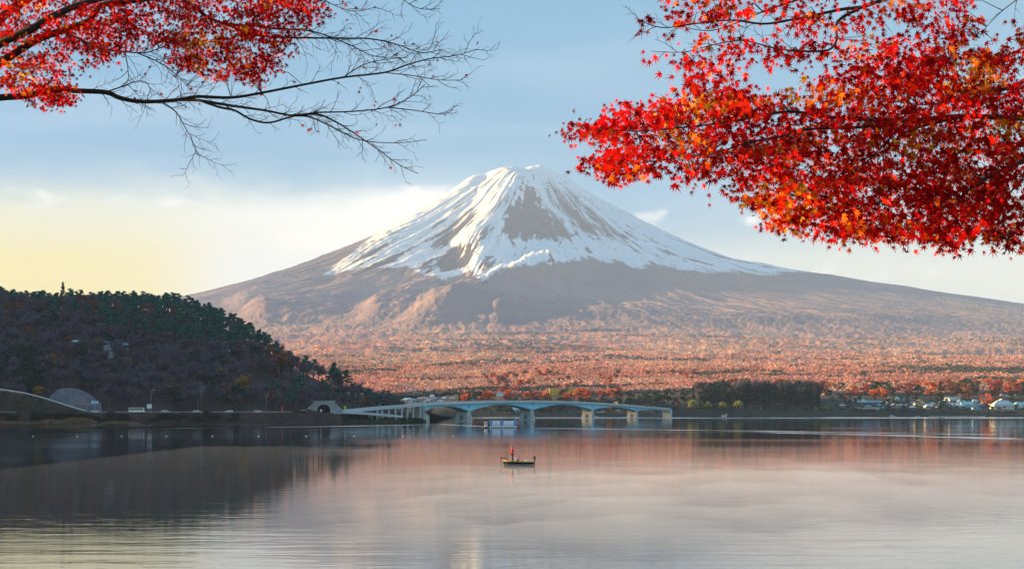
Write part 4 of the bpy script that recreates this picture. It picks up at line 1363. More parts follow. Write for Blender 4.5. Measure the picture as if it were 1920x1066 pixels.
# orange trees
OR = [(870, 731, 1500, 'orange tree between two dark conifers left of the bridge centre'), (905, 731, 1530, 'orange red tree just right of the round dark evergreen'), (918, 729, 1540, 'bright orange tree left of the pale gabled house'),
      (956, 727, 1530, 'rounded orange tree right of the pale gabled house'), (988, 734, 1530, 'low orange tree above the second pier'), (1004, 733, 1520, 'orange red tree right of the second pier'), (1022, 732, 1525, 'orange tree left of the yellow building'),
      (1066, 732, 1515, 'orange tree in front of the yellow building'), (1089, 725, 1530, 'big orange tree right of the yellow building'), (1102, 729, 1525, 'orange red tree beside the big orange tree'),
      (1128, 729, 1560, 'pinkish red tree above the third bridge span, left'), (1146, 726, 1570, 'pinkish red tree above the third bridge span, middle'), (1164, 727, 1570, 'pinkish red tree above the third bridge span, right'),
      (1852, 732, 1495, 'round bright orange tree among the village roofs'), (1640, 726, 1560, 'orange tree above the row of pale roofs'), (1270, 752, 1458, 'small red tree near the bridge end')]
for (x, yt, Yd, lb) in OR:
    far_tree('flame' if 'red' not in lb else rnd.choice(('flame', 'crimson')), x, yt, Yd, lb, None, 1.25)
for k in range(105):
    x = 1535 + 395 * rnd.random(); Yd = rnd.uniform(1560, 1900)
    yt = np.interp(x, [1535, 1600, 1700, 1800, 1920], [714, 711, 709, 706, 702]) + rnd.uniform(0, 16)
    far_tree(rnd.choice(('flame', 'flame', 'crimson', 'rust', 'dark')), x, min(yt, 768 - F * (ground_z(px_X(x, Yd), Yd) + 6 - CAMH) / Yd), Yd, 'autumn tree behind the village, ' + zone(x, ((1600, 'beside the dark wood'), (1665, 'above the long low building'), (1715, 'above the red walled house'), (1785, 'around the tall spruce'), (1845, 'above the blue houses'), (9999, 'above the white guesthouse'))), 'autumn wood behind the village', rnd.uniform(1.0, 1.5))
for k in range(70):
    x = 745 + 560 * rnd.random(); Yd = rnd.uniform(1620, 2100)
    if x < 905: x += 170
    far_tree(rnd.choice(('crimson', 'flame', 'rust', 'bare')), x, HOR - F * (ground_z(px_X(x, Yd), Yd) + rnd.uniform(7, 11) - CAMH) / Yd, Yd, 'small reddish tree on the plain beyond the bridge, ' + zone(x, ((870, 'at the first span'), (987, 'between first and second pier'), (1103, 'between second and third pier'), (1187, 'between third and last pier'), (9999, 'at the bridge end'))), 'scattered red trees on the plain', rnd.uniform(1.0, 1.5))
for (x, yt) in ((1300, 748), (1328, 752), (1355, 752), (1385, 750)):
    far_tree('willow', x, yt, 1445, {1300: 'yellow green willow nearest the bridge end on the far shore', 1328: 'second yellow green willow from the bridge end', 1355: 'third yellow green willow from the bridge end', 1385: 'fourth and broadest yellow green willow from the bridge end'}[x], 'willows on the far shore', 1.3 if x != 1385 else 1.5)
for (x, yt, lb) in ((1408, 763, 'dull green willow bush right of the four willows'), (1427, 762, 'second dull green willow bush right of the four willows'), (1530, 761, 'willow at the right foot of the dark wood'), (1549, 757, 'paler willow beside the first village building')):
    far_tree('willow', x, yt, 1446, lb, None, 1.35)
for k in range(110):
    x = 1225 + 700 * rnd.random()
    far_tree('shrub', x, 772 + rnd.uniform(-1, 5), 1441 + rnd.uniform(-3, 5), 'low dark bush on the far waterline, ' + zone(x, ((1310, 'beside the bridge end'), (1400, 'below the willows'), (1540, 'below the dark wood'), (1660, 'below the long low building'), (1740, 'below the red walled house'), (1850, 'behind the row of boats'), (9999, 'below the white guesthouse'))), 'bushes along the far waterline', 1.5, 1.6)

for k in range(105):
    x = rnd.choice((rnd.uniform(1235, 1560), rnd.uniform(1560, 1925), rnd.uniform(1560, 1925))); Yd = rnd.uniform(1446, 1478 if x < 1560 else 1540)
    kd = rnd.choice(('dark', 'bare', 'dark', 'rust', 'dark', 'bare'))
    X1 = px_X(x, Yd); z1 = ground_z(X1, Yd)
    plant(kd, (X1, Yd, z1 - .3), rnd.uniform(3.0, 7.5), {'dark': 'small dark garden tree', 'bare': 'small leafless garden tree', 'rust': 'small rusty garden tree'}[kd] + ' on the far shore, ' + zone(x, ((1310, 'beside the bridge end'), (1400, 'among the willows'), (1540, 'before the dark wood'), (1660, 'near the long low building'), (1740, 'near the red walled house'), (1850, 'near the blue houses'), (9999, 'near the white guesthouse'))), 'garden trees of the far shore', rnd.uniform(1.0, 1.6))
# autumn scrub and young trees over the plain, too many and too far to count
g_ = np.random.default_rng(77)
NP_ = 34000
Yp = 1640 * (6800 / 1640) ** (g_.random(NP_) ** 1.9); Xp = g_.uniform(-0.40, 0.42, NP_) * Yp
ok_ = (fbm(Xp / 160, Yp / 300, 3) > -0.6)
Xp, Yp = Xp[ok_], Yp[ok_]; NP_ = len(Xp)
Zp = terrain_z(Xp, Yp)
tone = fbm(Xp / 420 + 5, Yp / 170, 4, 0.6)  # dark bands: conifer stands, plus bluish shade put into the colour
lum = 1 + 0.4 * fbm(Xp / 90, Yp / 60, 3)
pv_l, pc_l = [], []
for k in range(9):
    d = rand_dirs(g_, NP_); sz = g_.uniform(2.4, 4.6, (NP_, 1)) * (1 + (Yp[:, None] - 1640) / 5000)
    c = np.stack([Xp, Yp, Zp], -1) + np.array([0, 0, 2.0]) + d * sz * np.array([1, 1, .6])
    nrm = unit(d + rand_dirs(g_, NP_) * .7); u = unit(np.cross(nrm, rand_dirs(g_, NP_)))
    pv_l.append(quads_from(c, nrm, u, sz[:, 0] * .36, sz[:, 0] * .28).reshape(NP_, 4, 3))
    base_ = np.where((tone > 0.22)[:, None], np.array([0.08, 0.09, 0.09]), np.where((tone > -0.1)[:, None], np.array([0.50, 0.24, 0.21]), np.array([0.50, 0.32, 0.27])))
    pc_l.append(np.repeat((base_ * g_.uniform(.85, 1.12, (NP_, 1)) * lum[:, None])[:, None], 4, 1))
PV = np.concatenate(pv_l).reshape(-1, 3); PC = np.concatenate(pc_l).reshape(-1, 3)
tag(link('woods', np_mesh('plain_woods', PV, quad_idx(len(PV)), foliage, False, PC)), 'autumn coloured scrub and woods spread over the plain', 'woods', kind='stuff')

# ---- houses
WALLS = {'white': (0.72, 0.72, 0.70), 'cream': (0.62, 0.52, 0.36), 'blue': (0.22, 0.40, 0.62), 'red': (0.45, 0.06, 0.05), 'yellow': (0.85, 0.50, 0.05), 'grey': (0.40, 0.42, 0.45), 'brown': (0.18, 0.11, 0.08), 'pink': (0.60, 0.38, 0.36)}  # yellow puts the warm sunlight of two lit buildings into the wall colour
ROOFS = {'pale': (0.52, 0.60, 0.66), 'slate': (0.10, 0.13, 0.17), 'blue': (0.14, 0.33, 0.48), 'rust': (0.30, 0.12, 0.07), 'teal': (0.30, 0.55, 0.58), 'white': (0.75, 0.77, 0.78)}
WM = {k: mat('wall_' + k, v, 0.85, var=0.08, scale=0.3) for k, v in WALLS.items()}
RM = {k: mat('roof_' + k, v, 0.6, var=0.10, scale=0.5) for k, v in ROOFS.items()}
win_mesh = {}


def house(x0, x1, ytop, ybase, wall, roof, kind, label, group=None, Yd=None, depth=None, rz=0.0, win=True, zbase=None, cat='house', name='house'):
    xc = (x0 + x1) / 2
    if Yd is None: Yd = row_Y(ybase, xc)
    w_ = (x1 - x0) / F * Yd
    zg = ground_z(px_X(xc, Yd), Yd) if zbase is None else zbase
    zb = at(xc, ybase, Yd).z; H = max(2.6, at(xc, ytop, Yd).z - zb)
    d_ = depth or max(6.0, min(w_ * 0.8, 11.0))
    o = empty(name, (px_X(xc, Yd), Yd, zb), rz); tag(o, label, cat, group)
    base = min(zg - zb, 0) - 1.0
    if kind == 'flat':
        he = H - 0.35
        MB().box(-w_ / 2, w_ / 2, 0, d_, base, he).build('wall', WM[wall], o)
        MB().box(-w_ / 2 - .4, w_ / 2 + .4, -.4, d_ + .4, he + .003, H).build('roof', RM[roof], o, bevel=0.03)
    elif kind == 'gable':          # ridge across the view, slope towards the lake
        he = H * 0.58
        MB().prism([(0, base), (d_, base), (d_, he), (d_ / 2, H - .25), (0, he)], 'x', -w_ / 2, w_ / 2).build('wall', WM[wall], o)
        MB().prism([(-.6, he - .25), (d_ / 2, H - .2), (d_ + .6, he - .25), (d_ + .6, he), (d_ / 2, H + .05), (-.6, he)], 'x', -w_ / 2 - .5, w_ / 2 + .5).build('roof', RM[roof], o)
    elif kind == 'front':          # gable end towards the lake
        he = H * 0.6
        MB().prism([(-w_ / 2, base), (w_ / 2, base), (w_ / 2, he), (0, H - .25), (-w_ / 2, he)], 'y', 0, d_).build('wall', WM[wall], o)
        MB().prism([(-w_ / 2 - .5, he - .3), (0, H - .22), (w_ / 2 + .5, he - .3), (w_ / 2 + .5, he - .05), (0, H + .05), (-w_ / 2 - .5, he - .05)], 'y', -.5, d_ + .5).build('roof', RM[roof], o)
    elif kind == 'hip':
        he = H * 0.6
        MB().box(-w_ / 2, w_ / 2, 0, d_, base, he).build('wall', WM[wall], o)
        MB().loft([[(-w_ / 2 - .6, -.6, he), (w_ / 2 + .6, -.6, he), (w_ / 2 + .6, d_ + .6, he), (-w_ / 2 - .6, d_ + .6, he)],
                   [(-w_ / 4, d_ * .42, H), (w_ / 4, d_ * .42, H), (w_ / 4, d_ * .58, H), (-w_ / 4, d_ * .58, H)]]).build('roof', RM[roof], o)
    if win:
        fl = max(1, int(he / 3.0)); n = max(2, int(w_ / 3.2))
        if 'w' not in win_mesh:
            win_mesh['w'] = MB().box(-.75, .75, -.06, .08, -.6, .6).mesh('window', glass_dark)
            win_mesh['f'] = MB().box(-.85, .85, -.03, .06, -.72, -.58).mesh('sill', white_paint)
        for j in range(fl):
            for i in range(n):
                q = link('window', win_mesh['w'], o)
                q.location = (-w_ / 2 + (i + .5) * w_ / n, 0, min(1.5 + j * 2.8, he - .7))
    return o


V_ = [
    (1607, 1650, 763, 775, 'grey', 'white', 'flat', 'long low waterside building with pale flat roof'),
    (1604, 1626, 750, 760, 'white', 'pale', 'gable', 'white house with pale roof behind the long low building, left'),
    (1628, 1648, 750, 760, 'grey', 'blue', 'gable', 'grey house with blue roof behind the long low building, middle'),
    (1650, 1673, 751, 761, 'white', 'teal', 'gable', 'white house with teal roof behind the long low building, right'),
    (1670, 1684, 756, 768, 'red', 'white', 'front', 'small red walled house with white gable by the shore'),
    (1685, 1700, 757, 767, 'white', 'pale', 'flat', 'white flat roofed house right of the red walled house'),
    (1668, 1692, 744, 752, 'pink', 'pale', 'gable', 'pinkish house upslope of the red walled house'),
    (1716, 1737, 748, 766, 'cream', 'slate', 'front', 'cream gabled house left of the tall spruce'),
    (1736, 1752, 757, 767, 'grey', 'blue', 'gable', 'grey house squeezed between the cream house and the tall spruce'),
    (1740, 1757, 729, 741, 'yellow', 'pale', 'flat', 'sunlit yellow building above the tall spruce, left side'),
    (1775, 1797, 728, 740, 'cream', 'rust', 'front', 'sunlit cream house right of the spruce top'),
    (1798, 1812, 733, 742, 'white', 'pale', 'gable', 'small sunlit house right of the cream one near the spruce top'),
    (1781, 1803, 744, 754, 'white', 'teal', 'gable', 'white house with teal roof right of the tall spruce'),
    (1780, 1802, 755, 768, 'blue', 'pale', 'gable', 'blue two storey house right of the tall spruce'),
    (1804, 1826, 752, 767, 'blue', 'teal', 'gable', 'blue house with teal roof, second right of the tall spruce'),
    (1828, 1850, 756, 767, 'brown', 'slate', 'gable', 'brown house with dark roof between blue houses and white guesthouse'),
    (1864, 1902, 750, 771, 'white', 'pale', 'hip', 'large white guesthouse with pale roof near the right edge'),
    (1903, 1930, 753, 768, 'grey', 'teal', 'hip', 'grey house with teal roof cut off by the right edge'),
    (1880, 1905, 737, 748, 'pink', 'pale', 'gable', 'pinkish house above the large white guesthouse'),
    (1905, 1928, 728, 738, 'white', 'rust', 'gable', 'sunlit house high at the right edge'),
    (1536, 1562, 725, 734, 'white', 'white', 'flat', 'long white roofed building right of the dark wood'),
    (1541, 1553, 736, 747, 'cream', 'pale', 'front', 'sunlit cream house below the long white roof'),
    (1554, 1566, 737, 747, 'white', 'rust', 'gable', 'sunlit white house below the long white roof, right'),
    (1585, 1600, 731, 741, 'cream', 'rust', 'gable', 'sunlit cream house between dark wood and village'),
    (1652, 1666, 737, 746, 'cream', 'rust', 'gable', 'cream house with rusty roof above the row of pale roofs'),
    (930, 946, 732, 746, 'white', 'teal', 'front', 'pale gabled house with teal roof above the bridge'),
    (961, 974, 763, 774, 'white', 'pale', 'gable', 'white shore house seen under the bridge by the second pier'),
    (1192, 1225, 730, 742, 'white', 'pale', 'flat', 'long pale building behind the dark evergreens above the bridge'),
    (1120, 1136, 744, 753, 'cream', 'rust', 'gable', 'cream house above the third bridge span'),
]
for h_ in V_:
    Yd = min(row_Y(h_[3], (h_[0] + h_[1]) / 2), 1900)
    house(*h_[:7], h_[7], 'village houses on the far shore', Yd=Yd)
yb = house(1030, 1080, 727, 746, 'yellow', 'white', 'flat', 'big sunlit yellow building with white roof above the bridge', None, cat='building', name='building')
MB().tube([(1.5, 3, 8), (1.5, 3, 17)], [0.25, 0.12], 6).build('antenna', white_paint, yb)
for zz in (12.5, 14.5): MB().box(-1.2, 4.2, 2.9, 3.1, zz, zz + .3).build('antenna_arm', white_paint, yb)
# distant town left of the bridge centre
for k in range(86):
    x = 748 + 155 * rnd.random() ** 0.9; yb_ = rnd.uniform(737, 757)
    wpx = rnd.uniform(6, 13)
    house(x, x + wpx, yb_ - rnd.uniform(4.5, 8), yb_, rnd.choice(('white', 'white', 'white', 'cream', 'grey', 'pink')), rnd.choice(('pale', 'white', 'blue', 'pale', 'slate', 'rust')), rnd.choice(('gable', 'flat', 'gable', 'hip')),
          'small pale town building behind the bridge approach, ' + zone(x, ((775, 'around the white mast'), (805, 'right of the mast'), (840, 'in the middle of the town'), (9999, 'at the town edge by the conifers'))), 'distant town behind the bridge approach', win=k % 3 == 0)
for k in range(40):
    x = rnd.uniform(1556, 1915); yb_ = rnd.uniform(751, 770); wpx = rnd.uniform(9, 20)
    house(x, x + wpx, yb_ - rnd.uniform(6, 10), yb_, rnd.choice(('white', 'white', 'cream', 'grey', 'blue')), rnd.choice(('pale', 'teal', 'blue', 'white', 'slate')), rnd.choice(('gable', 'front', 'hip')),
          rnd.choice(('small', 'little')) + ' village house, ' + zone(x, ((1600, 'beside the dark wood'), (1665, 'above the long low building'), (1715, 'above the red walled house'), (1785, 'around the tall spruce'), (1845, 'above the blue houses'), (9999, 'above the white guesthouse'))), 'small houses of the lakeside village', Yd=row_Y(yb_, x) - 14, win=True)
m_o = empty('radio_mast', at(763, 750, 1750)); tag(m_o, 'thin white mast standing over the distant town', 'mast')
MB().tube([(0, 0, -4), (0, 0, 10), (0, 0, 19)], [0.45, 0.35, 0.2], 8).build('pole', white_paint, m_o)
for zz in (9, 13, 17): MB().box(-1.0, 1.0, -.1, .1, zz, zz + .25).build('crossarm', white_paint, m_o)

# houses and a rail on the wooded hill
for (x, y, wd, wl, rf_, lb) in ((139, 640, 9, 'brown', 'teal', 'small house with pale teal roof among trees halfway up the hill'), (198, 642, 8, 'grey', 'slate', 'small pale house on the hill, upper of the pair'),
                                (207, 655, 8, 'grey', 'blue', 'small pale house on the hill, lower of the pair'), (230, 646, 20, 'brown', 'blue', 'long low blue roofed hut beside the pair of hill houses'), (424, 658, 8, 'brown', 'blue', 'small blue roofed hut high on the right side of the hill')):
    Ys = np.linspace(740, 1000, 200); zz = hill_z((x - 960) / F * Ys, Ys); rws = HOR - F * (zz - CAMH) / Ys
    Yd = float(Ys[np.argmin(np.abs(rws - (y + 12)))]) - 3
    house(x - wd / 2, x + wd / 2, y - 3, y + 5, wl, rf_, 'gable', lb, None, Yd=Yd, zbase=float(hill_z(px_X(x, Yd), Yd)), depth=6)
rail([tuple(at(178 + 52 * f, 671 - 4 * f, 838.0)) for f in np.linspace(0, 1, 6)], 'pale guard rail of a lane halfway up the hill', h=0.9, m_=white_paint, beam=0.22)

# small craft drawn up along the far shore
hullm = mat('white_hull', (0.80, 0.82, 0.84), 0.35, var=0.05, coat=0.3)


def skiff(x, y, L, label, rz=0.0, canopy=False, group='boats along the far shore'):
    Yd = min(F * CAMH / (y - HOR), 1428.0)
    o = empty('moored_boat', (px_X(x, Yd), Yd, 0.0), rz); tag(o, label, 'boat', group)
    rings = []
    for f in np.linspace(-1, 1, 9):
        wd = 0.85 * math.sqrt(max(0.02, 1 - max(f, 0) ** 2.2)) * (1 if f > -0.9 else .9)
        zt = 0.62 + 0.25 * max(f, 0) ** 2
        xx = f * L / 2
        rings.append([(xx, -wd * .6, -.25), (xx, wd * .6, -.25), (xx, wd, zt), (xx, wd * .85, zt), (xx, wd * .55, .15), (xx, -wd * .55, .15), (xx, -wd * .85, zt), (xx, -wd, zt)])
    MB().loft(rings).build('hull', hullm, o)
    MB().box(-.6, -.2, -.7, .7, .35, .45).build('seat', grey_metal, o)
    if canopy:
        MB().prism([(-L * .3, .6), (L * .15, .6), (L * .05, 1.9), (-L * .28, 1.9)], 'y', -.7, .7).build('cabin', white_paint, o, bevel=.05)
        MB().prism([(-L * .2, 1.1), (L * .06, 1.1), (L * .03, 1.6), (-L * .2, 1.6)], 'y', -.73, .73).build('window', glass_dark, o)
    return o


for i, x in enumerate((1746, 1754, 1763, 1772, 1781, 1790, 1800, 1810, 1821, 1832, 1842)):
    skiff(x, 780.4 + (i % 2) * .3, 4.6, ('first', 'second', 'third', 'fourth', 'fifth', 'sixth', 'seventh', 'eighth', 'ninth', 'tenth', 'eleventh')[i] + ' white boat from the left in the row moored below the village', rnd.uniform(-.3, .3))
skiff(1673, 780.2, 6, 'white cabin boat moored alone below the red walled house', 0.1, True)
skiff(1720, 780.4, 5, 'white open boat left of the row below the village', 0.2)
skiff(1117, 780.2, 5, 'white open boat under the third bridge span', 0.0)
sw = skiff(1358, 780.2, 5.5, 'white swan shaped pedal boat below the third willow', 0.0, True)
MB().tube([(2.1, 0, .6), (2.4, 0, 1.5), (2.2, 0, 2.5), (2.5, 0, 3.1), (2.9, 0, 2.95)], [.32, .24, .18, .2, .08], 8).build('neck', hullm, sw, smooth=True)
for x, lb in ((1122, 'white car parked on the far shore under the third span, left one'), (1130, 'white car parked on the far shore under the third span, right one'), (1160, 'silver car parked on the far shore near the last pier')):
    Yd = 1449.0; car((px_X(x, Yd), Yd, ground_z(px_X(x, Yd), Yd) + .1), 0.2, lb, white_car if 'white' in lb else silver, group='cars parked on the far shore')

# ------------------------------------------------------------------ on the water: work raft, fishing boat with angler, buoys, ducks
RY = F * CAMH / (801.5 - HOR)
raft = empty('work_raft', (px_X(940, RY), RY, 0)); tag(raft, 'long flat work raft with white tanks and blue uprights before the bridge', 'raft')
k_ = RY / F
def rx(x): return (x - 940) * k_
MB().box(rx(908), rx(973.5), -1.6, 1.6, -.35, .32).build('pontoon', black, raft, bevel=.06)
MB().box(rx(909), rx(973), -1.7, 1.7, .324, .55).build('deck', mat('worn_deck', (0.42, 0.42, 0.40), 0.8, var=.25, scale=2.), raft)
fl = MB().tube([(0, 0, -.22), (0, 0, .22)], .27, 10).mesh('fender', white_paint)
for i in range(13):
    q = link('fender', fl, raft); q.location = (rx(919) + i * (rx(968) - rx(919)) / 12, -1.66, .30); q.rotation_euler = (math.pi / 2, 0, 0)
for (a, b_) in ((922.5, 938.5), (943, 963.5)):
    pan = MB().box(rx(a), rx(b_), -.9, .9, .75, 2.75, 0.12, .25).build('tank', mat('white_sheet', (0.84, 0.87, 0.89), 0.6, var=.05, scale=1.5), raft, bevel=.12)
    for f in (.5,): MB().box(rx(a + (b_ - a) * f) - .06, rx(a + (b_ - a) * f) + .06, -.96, -.70, .8, 2.6).build('seam', grey_metal, pan)
for x in (920.3, 940.8, 965.5):
    MB().box(rx(x - 1.8), rx(x + 1.8), -1.15, 1.15, .55, 3.0, .12, .1).build('upright', mat('raft_blue', (0.08, 0.34, 0.80), .5), raft, bevel=.05)
MB().tube([(rx(919), -1.25, 1.25), (rx(968), -1.25, 1.25)], .09, 6).build('rail', blue_paint, raft)
MB().box(rx(919), rx(968), -1.3, 1.3, .552, .78).build('sill_beam', white_paint, raft)
cab = MB().box(rx(908.5), rx(914), -1.0, 1.0, .55, 2.35).build('cabin', white_paint, raft, bevel=.05)
MB().box(rx(909.5), rx(913), -1.04, -.96, 1.3, 2.0).build('window', glass_dark, cab)
MB().box(rx(915), rx(918), -.7, .7, .55, 1.4).build('engine_box', black, raft, bevel=.06)
MB().box(rx(969), rx(973), -.8, .8, .55, 1.35).build('winch', red_paint, raft, bevel=.06)

BY = F * CAMH / (871.0 - HOR)
bk = BY / F
bt = empty('fishing_boat', (px_X(972.5, BY), BY, 0)); tag(bt, 'blue fishing boat with yellow gunwale in the middle of the lake', 'boat')
hull_blue = mat('hull_blue', (0.010, 0.022, 0.085), 0.35, var=.10, coat=.3)
def bx_(x): return (x - 972.5) * bk
xl, xr = bx_(943.5), bx_(1001)
rings = []; gun = []
for f in np.linspace(0, 1, 13):
    xx = xl + (xr - xl) * f
    wd = .95 * min(1, (0.25 + f * 3.2) ** .6 if f < .3 else 1.0) * (1 if f < .9 else .95)
    zt = .38 + .12 * (1 - f) ** 2; rake = (.0 if f > .15 else (0.15 - f) * 2.0)
    rings.append([(xx + rake, -wd * .72, -.22), (xx + rake, wd * .72, -.22), (xx, wd, zt), (xx, wd * .86, zt), (xx, wd * .84, .2), (xx, -wd * .84, .2), (xx, -wd * .86, zt), (xx, -wd, zt)])
    gun.append((xx, wd, zt))
MB().loft(rings).build('hull', hull_blue, bt, bevel=.015)
for s in (-1, 1):
    MB().loft([[(x, s * (w_ - .12), z + .003), (x, s * (w_ + .06), z + .003), (x, s * (w_ + .06), z + .10), (x, s * (w_ - .12), z + .10)] for x, w_, z in gun]).build('gunwale', yellow_paint, bt)
MB().box(xl + .35, xl + 1.5, -.70, .70, .30, .47).build('bow_deck', mat('boat_carpet', (0.30, 0.27, 0.22), .95, var=.2), bt)
MB().box(xr - 1.3, xr - .15, -.75, .75, .30, .46).build('stern_deck', mat('boat_carpet'), bt)
cs = MB().box(bx_(969), bx_(973), -.28, .28, .22, .70).build('swivel_seat', mat('navy_vinyl', (0.03, 0.06, 0.16), .5), bt, bevel=.04)
MB().prism([(bx_(972.2), .72), (bx_(973.2), .72), (bx_(974.6), 1.18), (bx_(973.6), 1.2)], 'y', -.26, .26).build('seat_back', mat('navy_vinyl'), cs)
MB().box(bx_(965), bx_(967.6), -.25, .25, .22, 1.0, .05, .05).build('cooler', white_paint, bt, bevel=.03)
MB().loft([[(bx_(983) + .1 * i, -.4 + .05 * i, .47 + .09 * i), (bx_(990) - .1 * i, -.4 + .05 * i, .47 + .09 * i), (bx_(990) - .1 * i, .4 - .05 * i, .47 + .09 * i), (bx_(983) + .1 * i, .4 - .05 * i, .47 + .09 * i)] for i in range(3)]).build('bucket_lid', white_paint, bt)
ob = MB().loft([[(bx_(1000.5) + dx_, -.2 * w_, z), (bx_(1005.8) - .1 + dx_, -.17 * w_, z), (bx_(1005.8) - .1 + dx_, .17 * w_, z), (bx_(1000.5) + dx_, .2 * w_, z)] for z, w_, dx_ in ((.68, .8, .03), (.80, 1.05, 0), (1.02, 1.0, .02), (1.14, .7, .08))]).build('outboard_motor', mat('motor_navy', (0.02, 0.04, 0.12), .3, coat=.4), bt, bevel=.03)
MB().box(bx_(1001.6), bx_(1003.2), -.07, .07, -.35, .70).build('drive_leg', black, ob)
MB().tube([(bx_(1001), 0, .9), (bx_(995), 0, .92)], [.035, .03], 6).build('tiller', black, ob)
tm_ = MB().tube([(bx_(939.6), -.1, -.55), (bx_(939.3), -.1, 1.0)], .035, 6).build('trolling_motor', black, bt)
MB().box(bx_(938.4), bx_(940.4), -.2, 0, .92, 1.12).build('motor_head', black, tm_, bevel=.03)
MB().tube([(bx_(940), -.1, .85), (bx_(945), -.1, .9), (bx_(950), -.08, .88), (bx_(953), 0, .60)], .045, 6).build('mount_arm', black, bt)

# the angler: one skinned body, clothes as further meshes
def skin_body(name, joints, edges, mats, parent, sub=2):
    me = bpy.data.meshes.new(name)
    keys = list(joints); ix = {k: i for i, k in enumerate(keys)}
    me.from_pydata([joints[k][0] for k in keys], [(ix[a], ix[b]) for a, b in edges], [])
    o = link(name, me, parent)
    sk = o.modifiers.new('skin', 'SKIN')
    for i, k in enumerate(keys):
        r = joints[k][1]; r = r if isinstance(r, tuple) else (r, r)
        me.skin_vertices[0].data[i].radius = r
    me.skin_vertices[0].data[0].use_root = True
    sb = o.modifiers.new('sub', 'SUBSURF'); sb.levels = sub; sb.render_levels = sub
    me.materials.append(mats)
    for p_ in me.polygons: p_.use_smooth = True
    return o


skin_m = mat('skin', (0.52, 0.30, 0.22), .6, var=.05)
jacket = mat('red_jacket', (0.85, 0.012, 0.012), .75, var=.10, scale=8)
trousers = mat('dark_trousers', (0.06, 0.05, 0.045), .85, var=.15, scale=8)
hairm = mat('dark_hair', (0.02, 0.016, 0.014), .8)
pz = 0.475
per = empty('person', (bx_(960.8) + bt.location.x, BY - 0.05, pz)); per.scale = (1.12, 1.12, 1.12); tag(per, 'person in a red jacket and dark trousers standing in the boat with a rod', 'person')
J = {'pelvis': ((0, 0, .90), (.15, .12)), 'belly': ((.0, 0, 1.08), (.15, .12)), 'chest': ((-.01, 0, 1.30), (.18, .13)), 'neck': ((-.03, 0, 1.47), .055), 'jaw': ((-.07, 0, 1.56), (.06, .07)), 'head': ((-.06, 0, 1.65), (.08, .09)), 'crown': ((-.055, 0, 1.72), (.06, .065)),
     'hl': ((.0, -.10, .86), .10), 'kl': ((.0, -.12, .48), .07), 'al': ((.03, -.13, .09), .05), 'tl': ((-.15, -.14, .04), .045),
     'hr': ((.0, .10, .86), .10), 'kr': ((.03, .12, .48), .07), 'ar': ((.06, .13, .09), .05), 'tr': ((-.12, .14, .04), .045),
     'sl': ((.0, -.19, 1.40), .075), 'el': ((-.05, -.27, 1.13), .055), 'wl': ((-.27, -.20, 1.02), .035), 'pl': ((-.33, -.18, 1.01), (.025, .045)),
     'sr': ((.0, .19, 1.40), .075), 'er': ((-.03, .26, 1.12), .055), 'wr': ((-.20, .12, .98), .035), 'pr': ((-.25, .09, .98), (.025, .045))}
E = [('pelvis', 'belly'), ('belly', 'chest'), ('chest', 'neck'), ('neck', 'jaw'), ('jaw', 'head'), ('head', 'crown'), ('pelvis', 'hl'), ('hl', 'kl'), ('kl', 'al'), ('al', 'tl'), ('pelvis', 'hr'), ('hr', 'kr'), ('kr', 'ar'), ('ar', 'tr'),
     ('chest', 'sl'), ('sl', 'el'), ('el', 'wl'), ('wl', 'pl'), ('chest', 'sr'), ('sr', 'er'), ('er', 'wr'), ('wr', 'pr')]
skin_body('body', J, E, skin_m, per)
Jk = {'pelvis': ((0, 0, .84), (.165, .14)), 'belly': ((.0, 0, 1.06), (.185, .155)), 'chest': ((-.01, 0, 1.30), (.205, .16)), 'neck': ((-.03, 0, 1.49), .085), 'sl': ((.0, -.19, 1.40), .10), 'el': ((-.05, -.275, 1.13), .08), 'wl': ((-.26, -.20, 1.025), .058),
      'sr': ((.0, .19, 1.40), .10), 'er': ((-.03, .265, 1.12), .08), 'wr': ((-.19, .12, .985), .058), 'hood': ((.07, 0, 1.46), (.07, .10))}
skin_body('jacket', Jk, [('pelvis', 'belly'), ('belly', 'chest'), ('chest', 'neck'), ('chest', 'sl'), ('sl', 'el'), ('el', 'wl'), ('chest', 'sr'), ('sr', 'er'), ('er', 'wr'), ('neck', 'hood')], jacket, per)
Jt = {'pelvis': ((0, 0, .88), (.165, .135)), 'hl': ((.0, -.10, .80), .115), 'kl': ((.0, -.12, .48), .09), 'al': ((.03, -.13, .10), .075), 'hr': ((.0, .10, .80), .115), 'kr': ((.03, .12, .48), .09), 'ar': ((.06, .13, .10), .075)}
skin_body('trousers', Jt, [('pelvis', 'hl'), ('hl', 'kl'), ('kl', 'al'), ('pelvis', 'hr'), ('hr', 'kr'), ('kr', 'ar')], trousers, per)
for s in (-1, 1): MB().loft([[(-.20, s * .13 - .055, -.005), (.12, s * .13 - .055, -.005), (.12, s * .13 + .055, -.005), (-.20, s * .13 + .055, -.005)], [(-.19, s * .13 - .05, .06), (.12, s * .13 - .055, .12), (.12, s * .13 + .055, .12), (-.19, s * .13 + .05, .06)]]).build('shoe', black, per, bevel=.02)
skin_body('hair', {'a': ((-.035, 0, 1.66), (.095, .10)), 'b': ((-.045, 0, 1.735), (.075, .08)), 'c': ((-.11, 0, 1.73), (.035, .06))}, [('a', 'b'), ('b', 'c')], hairm, per)
